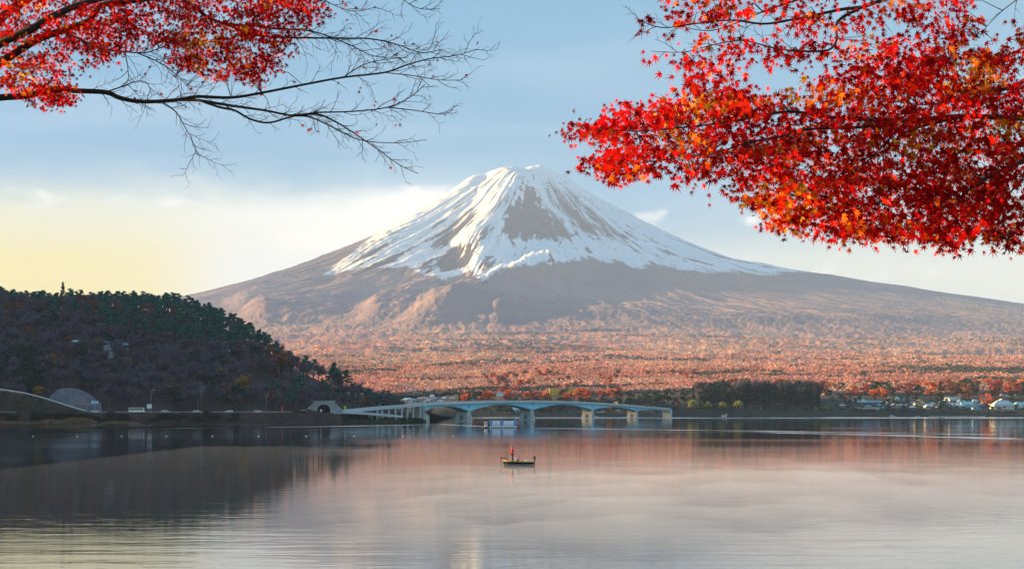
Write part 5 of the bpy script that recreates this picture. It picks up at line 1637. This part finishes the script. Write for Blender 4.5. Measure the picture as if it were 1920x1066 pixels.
# fingers round the rod, a nose
for (hx_, hy_, hz_) in ((-.345, -.18, 1.0), (-.265, .09, .97)):
    for i in range(4):
        zo = i * .019 - .028
        MB().tube([(hx_ + .03, hy_ - .03, hz_ + zo * .4), (hx_ - .02 + zo * .8, hy_ - .035, hz_ + zo * .3 + .01), (hx_ - .03 + zo * .8, hy_ - .005, hz_ - .02)], [.010, .009, .007], 5).build('finger', skin_m, per)
    MB().tube([(hx_ + .03, hy_ + .02, hz_ + .01), (hx_ - .01, hy_ + .03, hz_ + .02), (hx_ - .03, hy_ + .01, hz_ + .015)], [.012, .010, .008], 5).build('thumb', skin_m, per)
MB().loft([[(-.135, -.014, 1.615), (-.135, .014, 1.615), (-.13, .008, 1.66), (-.13, -.008, 1.66)], [(-.165, -.008, 1.618), (-.165, .008, 1.618), (-.14, .005, 1.658), (-.14, -.005, 1.658)]]).build('nose', skin_m, per)
rod = empty('fishing_rod', (per.location.x - .30, per.location.y - .05, pz + 1.0)); tag(rod, 'thin fishing rod held low by the person in the boat', 'fishing rod')
MB().tube([(.22, .10, .06), (-.5, -.1, -.16), (-1.4, -.3, -.47)], [.016, .011, .005], 6).build('blank', mat('rod_brown', (0.20, 0.07, 0.04), .4), rod)
MB().tube([(.24, .105, .065), (-.12, 0, -.045)], .021, 8).build('grip', black, rod)
MB().tube([(-.14, -.05, -.09), (-.14, .03, -.11)], .035, 10).build('reel', grey_metal, rod)

# line of small buoys
bm_ = MB().loft([[(r * math.cos(a), r * math.sin(a), z) for a in np.linspace(0, 2 * math.pi, 12, endpoint=False)] for z, r in ((-.16, .10), (-.05, .22), (.08, .24), (.18, .16), (.24, .05))]).mesh('float', white_paint, True)
st_ = MB().tube([(0, 0, .2), (0, 0, .5)], .03, 6).mesh('stem', grey_metal)
for i, x in enumerate((62, 145, 228, 312, 398, 485, 574, 664, 756, 850)):
    Yd = F * CAMH / (817.3 - HOR)
    o = empty('buoy', (px_X(x, Yd), Yd, 0)); o.scale = (.7, .7, .7); link('float', bm_, o); link('stem', st_, o)
    tag(o, ('first', 'second', 'third', 'fourth', 'fifth', 'sixth', 'seventh', 'eighth', 'ninth', 'tenth')[i] + ' small white buoy from the left in the line of ten', 'buoy', 'line of small white buoys')
# ducks
for (x, y, lb) in ((813, 793.5, 'dark duck swimming off the spit tip, drawing a wake'), (1060, 800, 'dark duck on the water right of the raft, nearer one'), (1105, 801.5, 'dark duck on the water farther right of the raft'), (761, 803, 'small dark duck below the bridge approach')):
    Yd = F * CAMH / (y - HOR)
    o = empty('duck', (px_X(x, Yd), Yd, 0), .4); o.scale = (2.0, 2.0, 2.0) if x == 813 else (1.5, 1.5, 1.5); tag(o, lb, 'duck', 'ducks on the lake')
    skin_body('body', {'a': ((0, 0, .05), (.10, .08)), 'b': ((-.18, 0, .08), (.05, .03)), 'c': ((.14, 0, .08), (.06, .06)), 'd': ((.20, 0, .20), .03), 'e': ((.23, 0, .27), .042), 'f': ((.30, 0, .26), (.015, .02))}, [('a', 'b'), ('a', 'c'), ('c', 'd'), ('d', 'e'), ('e', 'f')], mat('duck_brown', (0.05, 0.04, 0.035), .8), o, 1)

# ------------------------------------------------------------------ near bank and the two maples that frame the view
bx = np.linspace(-60, 60, 61); by = np.linspace(-50, 46, 49)
BX, BY_ = np.meshgrid(bx, by)
BZ = np.where(BY_ < 0, 5.2, 5.2 - 0.135 * BY_) + fbm(BX / 4, BY_ / 4, 3) * 0.12
bi = np.arange(BX.size).reshape(BX.shape)
bq = np.stack([bi[:-1, :-1], bi[:-1, 1:], bi[1:, 1:], bi[1:, :-1]], -1).reshape(-1, 4)
bank = link('bank', np_mesh('bank', np.stack([BX, BY_, BZ], -1).reshape(-1, 3), bq, mat('bank_turf', (0.07, 0.07, 0.035), 0.95, var=0.35, scale=0.8, bump=0.4), True))
tag(bank, kind='structure')

maple_bark = mat('maple_bark', (0.035, 0.024, 0.020), 0.9, var=0.35, scale=14.0, bump=0.5)
leaf_mat = bpy.data.materials.new('maple_leaf'); leaf_mat.use_nodes = True
t = NT(leaf_mat.node_tree)
at_ = t.node('ShaderNodeAttribute', attribute_name='Col')
tcn = t.node('ShaderNodeTexCoord')
lc = t.node('ShaderNodeHueSaturation'); t.put(lc.inputs['Color'], at_.outputs['Color'])
t.put(lc.inputs['Value'], t.smooth(t.noise(tcn.outputs['Object'], 30.0, 3.0), 0.3, 0.7, 0.8, 1.15))
pb = t.node('ShaderNodeBsdfPrincipled'); t.put(pb.inputs['Base Color'], lc.outputs[0]); pb.inputs['Roughness'].default_value = 0.8; pb.inputs['Specular IOR Level'].default_value = 0.05
tl = t.node('ShaderNodeBsdfTranslucent'); t.put(tl.inputs[0], lc.outputs[0])
mx = t.node('ShaderNodeMixShader'); mx.inputs[0].default_value = 0.74
t.l.new(pb.outputs[0], mx.inputs[1]); t.l.new(tl.outputs[0], mx.inputs[2])
t.l.new(mx.outputs[0], t.node('ShaderNodeOutputMaterial').inputs[0])

# palmate leaf, unit radius, tip along +x, face +z
_la = np.radians([180, -128, -104, -82, -62, -41, -21, 0, 21, 41, 62, 82, 104, 128])
_ll = np.array([0.10, 0.42, 0.20, 0.76, 0.26, 0.93, 0.30, 1.05, 0.30, 0.93, 0.26, 0.76, 0.20, 0.42])
LEAF = np.zeros((15, 3)); LEAF[1:, 0] = _ll * np.cos(_la); LEAF[1:, 1] = _ll * np.sin(_la); LEAF[1:, 2] = -0.22 * _ll ** 2
LEAF_T = np.array([(0, 1 + i, 1 + (i + 1) % 14) for i in range(14)])
PAL = {'red': (0.50, 0.006, 0.008), 'crimson': (0.26, 0.004, 0.007), 'scarlet': (0.62, 0.022, 0.008), 'orange': (0.72, 0.15, 0.010), 'yellow': (0.80, 0.42, 0.02)}


def frames(g, n, droop=0.55, face=0.75):
    """leaf axes: tip direction mostly drooping, blade mostly turned to the open side"""
    a = g.normal(-math.pi / 2, 0.95, n)
    tip = np.stack([np.cos(a), g.normal(0, .45, n), np.sin(a)], -1); tip = unit(tip)
    nn = unit(np.stack([g.normal(0, .6, n), -np.ones(n) * g.choice([-1, 1], n), g.normal(0.1, .6, n)], -1))
    nn = unit(nn - tip * np.sum(nn * tip, 1, keepdims=True))
    return tip, np.cross(nn, tip), nn


def maple(name_label, branches, twig_specs, regions, depth, dspread, leaf_px, cat_label, trunk, seed, hot, sparse, n_single=300):
    g = np.random.default_rng(seed); pr_ = random.Random(seed)
    root = empty('maple_tree', trunk[0]); tag(root, name_label, 'tree')
    org = Vector(trunk[0])
    def W(x, y, d): return at(x, y, d) - org
    # trunk
    tp = [Vector(p) - org for p in trunk]
    MB().tube(tp, trunk_r[seed], 12).build('trunk', maple_bark, root, smooth=True)
    segs = []
    for bi_, (pts, d0, d1, dd) in enumerate(branches):
        n = len(pts); P = []; Rr = []
        for i, (x, y) in enumerate(pts):
            f = i / (n - 1); d = depth + dd + 0.25 * math.sin(bi_ * 2.1 + f * 5) * dspread
            P.append(W(x, y, d)); Rr.append(max(0.0012, (d0 + (d1 - d0) * f ** 0.8) / 2 / F * d))
            segs.append((x, y, d, pts[min(i + 1, n - 1)][0] - pts[max(i - 1, 0)][0], pts[min(i + 1, n - 1)][1] - pts[max(i - 1, 0)][1]))
        # resample smoothly
        Q, RQ = [], []
        for i in range(n - 1):
            p0, p1, p2, p3 = P[max(i - 1, 0)], P[i], P[i + 1], P[min(i + 2, n - 1)]
            for k in range(4):
                u = k / 4
                Q.append(0.5 * ((2 * p1) + (p2 - p0) * u + (2 * p0 - 5 * p1 + 4 * p2 - p3) * u * u + (3 * p1 - p0 - 3 * p2 + p3) * u ** 3)); RQ.append(Rr[i] + (Rr[i + 1] - Rr[i]) * u)
        Q.append(P[-1]); RQ.append(Rr[-1])
        MB().tube(Q, RQ, 8).build('branch', maple_bark, root, smooth=True)
    # bare twigs
    tw = MB()
    tips = []
    def grow(x, y, d, ang, L, r, lev):
        n = max(3, int(L / 7)); pts = [W(x, y, d)]; rr_ = [r]
        bend = pr_.uniform(-.25, .25)
        step = L / n
        for i in range(n):
            ang += pr_.uniform(-.22, .22) + bend / n
            x += math.cos(ang) * step; y += math.sin(ang) * step; d += pr_.uniform(-.03, .03) * depth / 10
            pts.append(W(x, y, d)); rr_.append(r * (1 - .65 * (i + 1) / n))
            if lev > 0 and pr_.random() < 0.62:
                sgn = 1 if (i % 2 == 0) else -1
                grow(x, y, d, ang + sgn * pr_.uniform(.35, .95), L * pr_.uniform(.28, .5), r * .6, lev - 1)
        tips.append((x, y, d))
        tw.tube(pts, rr_, 4, cap=False)
    for (bi_, f0, f1, count, Lmin, Lmax, lev) in twig_specs:
        pts, d0, d1, dd = branches[bi_]
        for k in range(count):
            f = f0 + (f1 - f0) * (k + pr_.random()) / count; q = f * (len(pts) - 1); i = min(int(q), len(pts) - 2); u = q - i
            x = pts[i][0] + (pts[i + 1][0] - pts[i][0]) * u; y = pts[i][1] + (pts[i + 1][1] - pts[i][1]) * u
            ang = math.atan2(pts[i + 1][1] - pts[i][1], pts[i + 1][0] - pts[i][0])
            d = depth + dd + 0.25 * math.sin(bi_ * 2.1 + f * 5) * dspread
            grow(x, y, d, ang + (1 if k % 2 else -1) * pr_.uniform(.3, .8), pr_.uniform(Lmin, Lmax), .75 / F * depth, lev)
    # leaf sprays
    LX, LY, LD, LC, LS = [], [], [], [], []; sid = [0]
    SX = np.array([s_[0] for s_ in segs]); SY = np.array([s_[1] for s_ in segs]); SD = [s_[2] for s_ in segs]
    names = list(PAL)
    for poly, dens, thr in regions:
        px = [p[0] for p in poly]; py = [p[1] for p in poly]
        area = (max(px) - min(px)) * (max(py) - min(py))
        n_s = int(area * dens)
        cx_ = g.uniform(min(px), max(px), n_s); cy_ = g.uniform(min(py), max(py), n_s)
        keep = in_poly(cx_, cy_, poly) & (fbm(cx_ / 34 + seed, cy_ / 17, 3) > thr)
        for x, y in zip(cx_[keep], cy_[keep]):
            d = depth + g.normal(0, dspread * .5)
            m = g.integers(5, 10); sid[0] += 1
            hotv = max([math.exp(-((x - hx_) / sx_) ** 2 - ((y - hy_) / sy_) ** 2) for hx_, hy_, sx_, sy_ in hot] + [0])
            q = g.random()
            base = 'red' if q < .42 else ('crimson' if q < .70 else ('scarlet' if q < .93 else 'orange'))
            if g.random() < hotv * .8: base = 'yellow' if g.random() < .4 else 'orange'
            sp = leaf_px * 1.5
            for _ in range(m):
                LX.append(x + g.normal(0, sp)); LY.append(y + g.normal(0, sp * .5)); LD.append(d + g.normal(0, .12)); LS.append(sid[0])
                LC.append(np.array(PAL[base]) * g.uniform(.75, 1.2) if g.random() < .8 else np.array(PAL[names[g.integers(3)]]) * g.uniform(.8, 1.1))
            if g.random() < .28:
                j = int(np.argmin((SX - x) ** 2 + ((SY - y) * 1.5) ** 2))
                if math.hypot(SX[j] - x, SY[j] - y) < 130:
                    a_ = W(SX[j], SY[j], SD[j]); b_ = W(x, y, d)
                    mid = a_.lerp(b_, .5) + Vector((0, 0, .04))
                    tw.tube([a_, mid, b_], [.0032, .0022, .0012], 4, cap=False)
    for (x, y) in sparse:
        LX.append(x); LY.append(y); LD.append(depth + g.normal(0, .2)); sid[0] += 1; LS.append(sid[0]); LC.append(np.array(PAL[('red', 'crimson')[g.integers(2)]]) * .8)
    for (x, y, d) in (pr_.sample(tips, min(len(tips), 26)) if tips and len(sparse) else []):
        LX.append(x); LY.append(y + 2); LD.append(d); sid[0] += 1; LS.append(sid[0]); LC.append(np.array(PAL['crimson']) * .8)
    tw.build('twigs', maple_bark, root)['kind'] = 'stuff'
    LX = np.array(LX); LY = np.array(LY); LD = np.array(LD); LC = np.array(LC)
    n = len(LX)
    cpos = np.stack([(LX - 960) / F * LD, LD, CAMH + (HOR - LY) / F * LD], -1) - np.array(org)
    size = leaf_px / F * depth * g.uniform(.55, 1.22, n)
    tip, side, nn = frames(g, n)
    S0 = np.array(LS); t0, _, n0 = frames(g, int(S0.max()) + 1)
    tip = unit(t0[S0] + tip * .55); nn = n0[S0] + nn * .6 * np.sign(np.sum(nn * n0[S0], 1, keepdims=True)); nn = unit(nn - tip * np.sum(nn * tip, 1, keepdims=True)); side = np.cross(nn, tip)
    inside = (LX > 0) & (LX < 1920) & (LY > 0)
    order = np.argsort(np.where(inside, LD, LD + 50) / size * size.mean())
    single = set(order[:n_single].tolist())
    rest = np.array([i for i in range(n) if i not in single])
    m_ = len(rest); LV = LEAF[None] * np.clip(g.normal(1.0, .13, (m_, 15, 1)), .6, 1.4); LV[:, 0] = 0
    LV[:, :, 2] *= g.uniform(-.4, 3.2, (m_, 1)); LV[:, :, 1] *= g.uniform(.72, 1.08, (m_, 1))
    V = cpos[rest][:, None, :] + size[rest][:, None, None] * (LV[:, :, 0:1] * tip[rest][:, None] + LV[:, :, 1:2] * side[rest][:, None] + LV[:, :, 2:3] * nn[rest][:, None])
    T = (np.arange(len(rest))[:, None, None] * 15 + LEAF_T[None]).reshape(-1, 3)
    ol = link('leaves', np_mesh('leaves', V.reshape(-1, 3), T, leaf_mat, False, np.repeat(LC[rest], 15, 0)), root); ol['kind'] = 'stuff'
    variants = []
    for nm in names:
        for k in (.8, .95, 1.1):
            L1 = LEAF * np.clip(g.normal(1.0, .12, (15, 1)), .7, 1.3); L1[0] = 0; L1[:, 2] *= g.uniform(.2, 2.8)
            variants.append((np.array(PAL[nm]) * k, np_mesh('leaf', L1, LEAF_T, leaf_mat, False, np.tile(np.array(PAL[nm]) * k, (15, 1)))))
    for i in order[:n_single]:
        vi = int(np.argmin([np.sum((c - LC[i]) ** 2) for c, _ in variants]))
        o = link('leaf', variants[vi][1], root)
        M = Matrix((tuple(tip[i]) , tuple(side[i]), tuple(nn[i]))).transposed().to_4x4()
        o.matrix_local = Matrix.Translation(Vector(cpos[i])) @ M @ Matrix.Scale(float(size[i]), 4)
    print('LEAVES', n)
    return root


trunk_r = {21: [0.30, 0.25, 0.21, 0.17], 22: [0.34, 0.27, 0.20, 0.15]}
# right-hand maple, about nine metres away
RD = 9.3
Rbr = [
    ([(2130, 120), (2010, -30), (1860, -70), (1740, -40), (1690, -14), (1654, 0), (1618, 13), (1578, 18), (1530, 28), (1480, 38), (1430, 45), (1370, 38), (1300, 45), (1240, 52), (1190, 34)], 13, 1.2, 0.1),
    ([(1618, 13), (1578, 34), (1567, 51), (1569, 73), (1553, 94), (1497, 96), (1450, 90), (1390, 76), (1330, 86), (1280, 98), (1220, 96)], 6.5, 1, 0.0),
    ([(1540, -15), (1480, 5), (1430, 22), (1390, 40), (1330, 58), (1270, 48)], 5, 1, 0.3),
    ([(2130, 260), (1990, 226), (1925, 222), (1800, 218), (1700, 226), (1600, 222), (1540, 218), (1480, 209), (1400, 222), (1340, 232), (1270, 240), (1180, 246), (1090, 240)], 13, 1.2, -0.2),
    ([(1700, 226), (1620, 238), (1517, 242), (1480, 253), (1400, 268), (1340, 288), (1280, 294), (1200, 305), (1120, 310)], 7, 1, -0.4),
    ([(1800, 218), (1725, 238), (1700, 247), (1672, 268), (1655, 283), (1620, 298), (1590, 308), (1545, 340), (1500, 370)], 6, 1, 0.2),
    ([(1655, 283), (1657, 315), (1655, 345), (1648, 385), (1660, 430)], 3.5, 1, 0.2),
    ([(2130, 300), (1990, 275), (1925, 300), (1880, 318), (1845, 338), (1815, 358), (1790, 378), (1740, 400), (1690, 430)], 11, 1.5, -0.1),
    ([(1925, 300), (1915, 340), (1890, 365), (1880, 400), (1890, 450)], 5, 1, -0.3),
    ([(2130, 120), (1960, 85), (1920, 90), (1880, 106), (1830, 100), (1780, 112)], 6, 1, 0.4),
    ([(2130, 200), (1960, 165), (1845, 172), (1810, 178), (1785, 190), (1720, 196), (1620, 180), (1550, 182)], 8, 1, 0.1),
    ([(1700, 226), (1600, 330), (1540, 390), (1480, 420)], 4, 1, 0.1),
    ([(1920, -10), (1880, 20), (1850, 50), (1836, 72)], 2.5, 1, 0.2),
]
Rtw = [(0, .55, 1.0, 12, 24, 60, 1), (1, .4, 1.0, 9, 24, 55, 1), (2, .3, 1.0, 7, 24, 55, 1), (3, .75, 1.0, 8, 20, 45, 1), (9, .5, 1, 4, 24, 60, 1), (12, 0, 1, 4, 20, 50, 1), (5, .4, .7, 4, 24, 50, 1)]
main = [(1072, 244), (1095, 237), (1118, 238), (1140, 215), (1163, 185), (1180, 196), (1232, 192), (1262, 178), (1296, 152), (1310, 122), (1352, 116), (1375, 150), (1400, 170), (1430, 188), (1470, 178), (1500, 165), (1540, 150), (1600, 125), (1640, 100), (1920, 95),
        (1920, 468), (1890, 466), (1872, 452), (1845, 458), (1800, 462), (1770, 468), (1735, 455), (1690, 458), (1650, 452), (1605, 446), (1588, 462), (1572, 446), (1542, 424), (1505, 430), (1470, 436), (1448, 418), (1428, 394), (1398, 378), (1368, 384), (1372, 356), (1392, 320), (1375, 308), (1352, 322), (1320, 338), (1284, 346), (1258, 330), (1205, 326), (1150, 330), (1112, 314), (1108, 300), (1150, 288), (1140, 272), (1095, 262)]
upper = [(1240, -10), (1490, -10), (1840, -10), (1835, 40), (1815, 80), (1790, 100), (1640, 110), (1600, 125), (1540, 135), (1480, 130), (1420, 110), (1350, 118), (1300, 130), (1250, 120), (1262, 80), (1250, 40)]
Rreg = [(main, 0.0086, -0.42), ([(1058, 240), (1090, 230), (1140, 222), (1180, 250), (1120, 280), (1080, 262)], 0.005, -1), ([(1098, 308), (1150, 292), (1210, 325), (1130, 336)], 0.006, -1), (upper, 0.0040, -0.18), ([(1185, 20), (1250, 5), (1300, 40), (1290, 100), (1230, 150), (1195, 110), (1205, 60)], 0.0007, -0.3), ([(1165, 28), (1200, 20), (1210, 38), (1170, 40)], 0.003, -1),
        ([(1850, 60), (1920, 70), (1920, 110), (1850, 100)], 0.002, -0.2), ([(1440, 330), (1920, 330), (1920, 450), (1600, 440), (1480, 420)], 0.0018, -0.5), ([(1880, -10), (1925, -10), (1925, 60), (1905, 50)], 0.001, -.3)]
Rhot = [(1318, 190, 40, 24), (1545, 178, 50, 16), (1275, 262, 40, 16), (1490, 372, 50, 30), (1840, 145, 45, 25), (1690, 275, 25, 12), (1520, 250, 40, 14), (1625, 92, 30, 12), (1885, 230, 30, 30), (1460, 395, 30, 20), (1510, 432, 20, 12), (1830, 62, 20, 40)]
maple('red maple with dense star shaped leaves overhanging from the right', Rbr, Rtw, Rreg, RD, 0.95, 12.0, '', [(4.9, 9.6, 3.75), (4.85, 9.5, 6.2), (4.6, 9.35, 8.2), (px_X(2130, 9.4), 9.4, at(0, 255, 9.4).z)], 21, Rhot, [])
# left-hand maple, half bare, about fifteen metres away
LDp = 15.0
Lbr = [
    ([(-190, 250), (-60, 150), (0, 118), (40, 92), (77, 71), (130, 53), (165, 40), (180, 22), (196, 8), (266, 0), (320, -14)], 19, 8, 0.0),
    ([(-190, 250), (-50, 120), (0, 82), (56, 56), (93, 34), (133, 15), (180, 0), (230, -14)], 19, 10, -0.5),
    ([(-190, 250), (-60, 90), (0, 36), (20, 18), (46, 3), (70, -14)], 20, 14, 0.4),
    ([(-190, 250), (-60, 192), (0, 183), (46, 180), (80, 173), (115, 166), (139, 170), (198, 173), (223, 183), (257, 190), (297, 190), (340, 186), (371, 181), (433, 183), (491, 174), (568, 159), (644, 145), (721, 136), (765, 121), (807, 110), (855, 104), (895, 92)], 15, 1.2, -0.3),
    ([(340, 187), (371, 188), (433, 198), (497, 207), (552, 217), (593, 211), (660, 209), (727, 201), (769, 182), (797, 158)], 6.5, 1.2, -0.3),
    ([(371, 187), (412, 201), (440, 207), (469, 223), (504, 230), (545, 219), (570, 215)], 5, 3, -0.25),
    ([(545, 217), (593, 214), (625, 226), (663, 249), (711, 282), (749, 309), (784, 325)], 5, 1.2, -0.3),
    ([(552, 217), (580, 219), (619, 236), (644, 249), (679, 263), (740, 268), (800, 262)], 4, 1, -0.2),
    ([(320, -20), (344, 0), (371, 19), (396, 36), (430, 48), (472, 64), (520, 70), (568, 71), (647, 72), (695, 73), (743, 83), (791, 99), (830, 92)], 8, 1.2, 0.3),
    ([(396, 36), (430, 46), (480, 49), (520, 54), (574, 57), (619, 69), (660, 86), (700, 105), (750, 108)], 5, 1.2, 0.1),
    ([(133, 66), (173, 84), (198, 93), (257, 99), (285, 96), (328, 77)], 4, 1.5, 0.0),
    ([(727, 201), (778, 207), (829, 214), (848, 206)], 2.2, 1, -0.3),
    ([(590, -10), (606, 0), (644, 17), (670, 21), (702, 14)], 2.5, 1, 0.2),
    ([(750, -12), (762, 4), (790, 17), (825, 16)], 2, 1, 0.2),
    ([(198, 173), (230, 162), (255, 153), (275, 155), (285, 178)], 3, 1.2, -0.2),
    ([(305, 192), (330, 210), (345, 235), (360, 262), (372, 292)], 3, 1, -0.3),
    ([(235, 98), (240, 130), (241, 150)], 2, 1, 0.0),
    ([(257, 99), (300, 118), (330, 140), (350, 160)], 3, 1, 0.1),
    ([(644, 145), (680, 122), (720, 112), (765, 108)], 2.5, 1, -0.3),
    ([(721, 136), (775, 142), (825, 150), (868, 150)], 2.2, 1, -0.3),
]
Ltw = [(3, .40, 1.0, 34, 24, 58, 2), (4, .15, 1.0, 24, 22, 55, 2), (5, .2, 1, 10, 22, 50, 2), (6, .1, .9, 17, 20, 48, 2), (7, .1, .9, 12, 20, 45, 2), (8, .45, 1.0, 28, 26, 60, 2), (9, .35, 1.0, 20, 26, 60, 2), (10, .4, 1, 9, 30, 65, 1), (11, 0, 1, 7, 20, 40, 1),
       (12, .1, 1, 8, 25, 50, 1), (13, 0, 1, 7, 20, 45, 1), (14, .2, 1, 6, 30, 60, 1), (15, 0.1, 1, 11, 25, 60, 2), (16, .3, 1, 4, 20, 40, 1), (17, 0, 1, 11, 30, 70, 2), (18, .1, 1, 7, 25, 50, 1), (19, .1, 1, 9, 20, 45, 1), (3, .3, .42, 6, 30, 60, 1)]
pA = [(-60, -20), (345, -20), (338, 55), (322, 82), (290, 84), (262, 86), (218, 98), (205, 115), (180, 128), (160, 96), (120, 100), (95, 72), (40, 85), (-60, 110)]
pB = [(-40, 120), (30, 104), (90, 96), (124, 108), (130, 148), (150, 178), (128, 192), (100, 206), (62, 200), (42, 186), (42, 172), (12, 164), (-40, 150)]
pC = [(338, -20), (590, -20), (612, 8), (600, 40), (560, 52), (538, 80), (530, 112), (520, 132), (488, 148), (458, 160), (440, 148), (402, 148), (352, 132), (318, 112), (330, 70)]
Lreg = [(pA, 0.0165, -0.42), (pB, 0.0165, -0.5), (pC, 0.0165, -0.42), ([(130, 102), (200, 100), (190, 160), (140, 152)], 0.0012, -0.4), ([(590, 0), (650, 10), (640, 45), (590, 60)], 0.0012, -.2), ([(440, 150), (475, 172), (455, 178)], .004, -1)]
Lhot = [(52, 135, 26, 30), (388, 82, 30, 30), (60, 22, 24, 16), (450, 110, 22, 16)]
Lsp = [(227, 130), (281, 125), (272, 138), (327, 142), (358, 166), (253, 183), (668, 14), (684, 18), (702, 13), (648, 9), (642, 3), (652, 37), (658, 53), (630, 25), (695, 60), (705, 58), (745, 70), (740, 82), (758, 80), (742, 102), (729, 84), (635, 155), (672, 172), (676, 164), (704, 190), (740, 186), (703, 198), (895, 81), (874, 140), (806, 180), (834, 215), (743, 235), (668, 248), (580, 243), (597, 246), (690, 113), (734, 66), (775, 82), (820, 78), (812, 142)]
maple('half bare red maple with long dark limbs overhanging from the left', Lbr, Ltw, Lreg, LDp, 1.1, 7.4, '', [(-6.9, 15.2, 2.9), (-6.85, 15.2, 6.0), (-6.75, 15.1, 8.4), (px_X(-190, 15.0), 15.0, at(0, 250, 15.0).z)], 22, Lhot, Lsp)

# ------------------------------------------------------------------ air
hz = bpy.data.materials.new('air'); hz.use_nodes = True
t = NT(hz.node_tree)
pv_ = t.node('ShaderNodeVolumePrincipled')
pv_.inputs['Color'].default_value = (0.48, 0.65, 1.0, 1)
pv_.inputs['Density'].default_value = 3.9e-5
pv_.inputs['Anisotropy'].default_value = -0.25
ho = t.node('ShaderNodeOutputMaterial')
t.l.new(pv_.outputs[0], ho.inputs['Volume'])
hm = MB().box(-11000, 11000, -1600, 23500, -3.5, 3050)
haze = hm.build('haze', hz)
tag(haze, 'pale morning haze lying over the lake and the mountain', 'haze', kind='stuff')

# ------------------------------------------------------------------ mist lifting off the near water
mm = bpy.data.materials.new('mist'); mm.use_nodes = True
t = NT(mm.node_tree)
pm2 = t.node('ShaderNodeVolumePrincipled'); pm2.inputs['Color'].default_value = (0.64, 0.74, 1.0, 1); pm2.inputs['Density'].default_value = 0.018; pm2.inputs['Anisotropy'].default_value = 0.2
t.l.new(pm2.outputs[0], t.node('ShaderNodeOutputMaterial').inputs['Volume'])
mxs = np.linspace(-60, 125, 150); mys = np.linspace(40, 270, 150)
MXg, MYg = np.meshgrid(mxs, mys)
env_ = np.clip(1 - ((MXg - (14 + 0.13 * MYg)) / (23 + 0.21 * MYg)) ** 2, 0, 1) * np.exp(-(np.maximum(MYg - 85, (85 - MYg) * 0.7) / 74.0) ** 2)
thk = 0.9 * np.clip(env_ * (0.9 + 1.1 * fbm(MXg / 7, MYg / 9, 4, 0.6)), 0, 4) * 1.5 + 0.02
ii = np.arange(MXg.size).reshape(MXg.shape); nb = MXg.size
top = np.stack([MXg, MYg, 0.06 + thk], -1).reshape(-1, 3); bot = np.stack([MXg, MYg, np.full(MXg.shape, 0.05)], -1).reshape(-1, 3)
fq = np.stack([ii[:-1, :-1], ii[:-1, 1:], ii[1:, 1:], ii[1:, :-1]], -1).reshape(-1, 4)
bqs = fq[:, ::-1] + nb
rim_ = np.concatenate([ii[0, :], ii[1:, -1], ii[-1, -2::-1], ii[-2:0:-1, 0]])
sd = np.array([(rim_[k], rim_[k] + nb, rim_[(k + 1) % len(rim_)] + nb, rim_[(k + 1) % len(rim_)]) for k in range(len(rim_))])
mist = link('mist', np_mesh('mist', np.concatenate([top, bot]), np.concatenate([fq, bqs, sd]), mm))
tag(mist, 'thin low white mist lifting off the water in front of the boat', 'mist', kind='stuff')
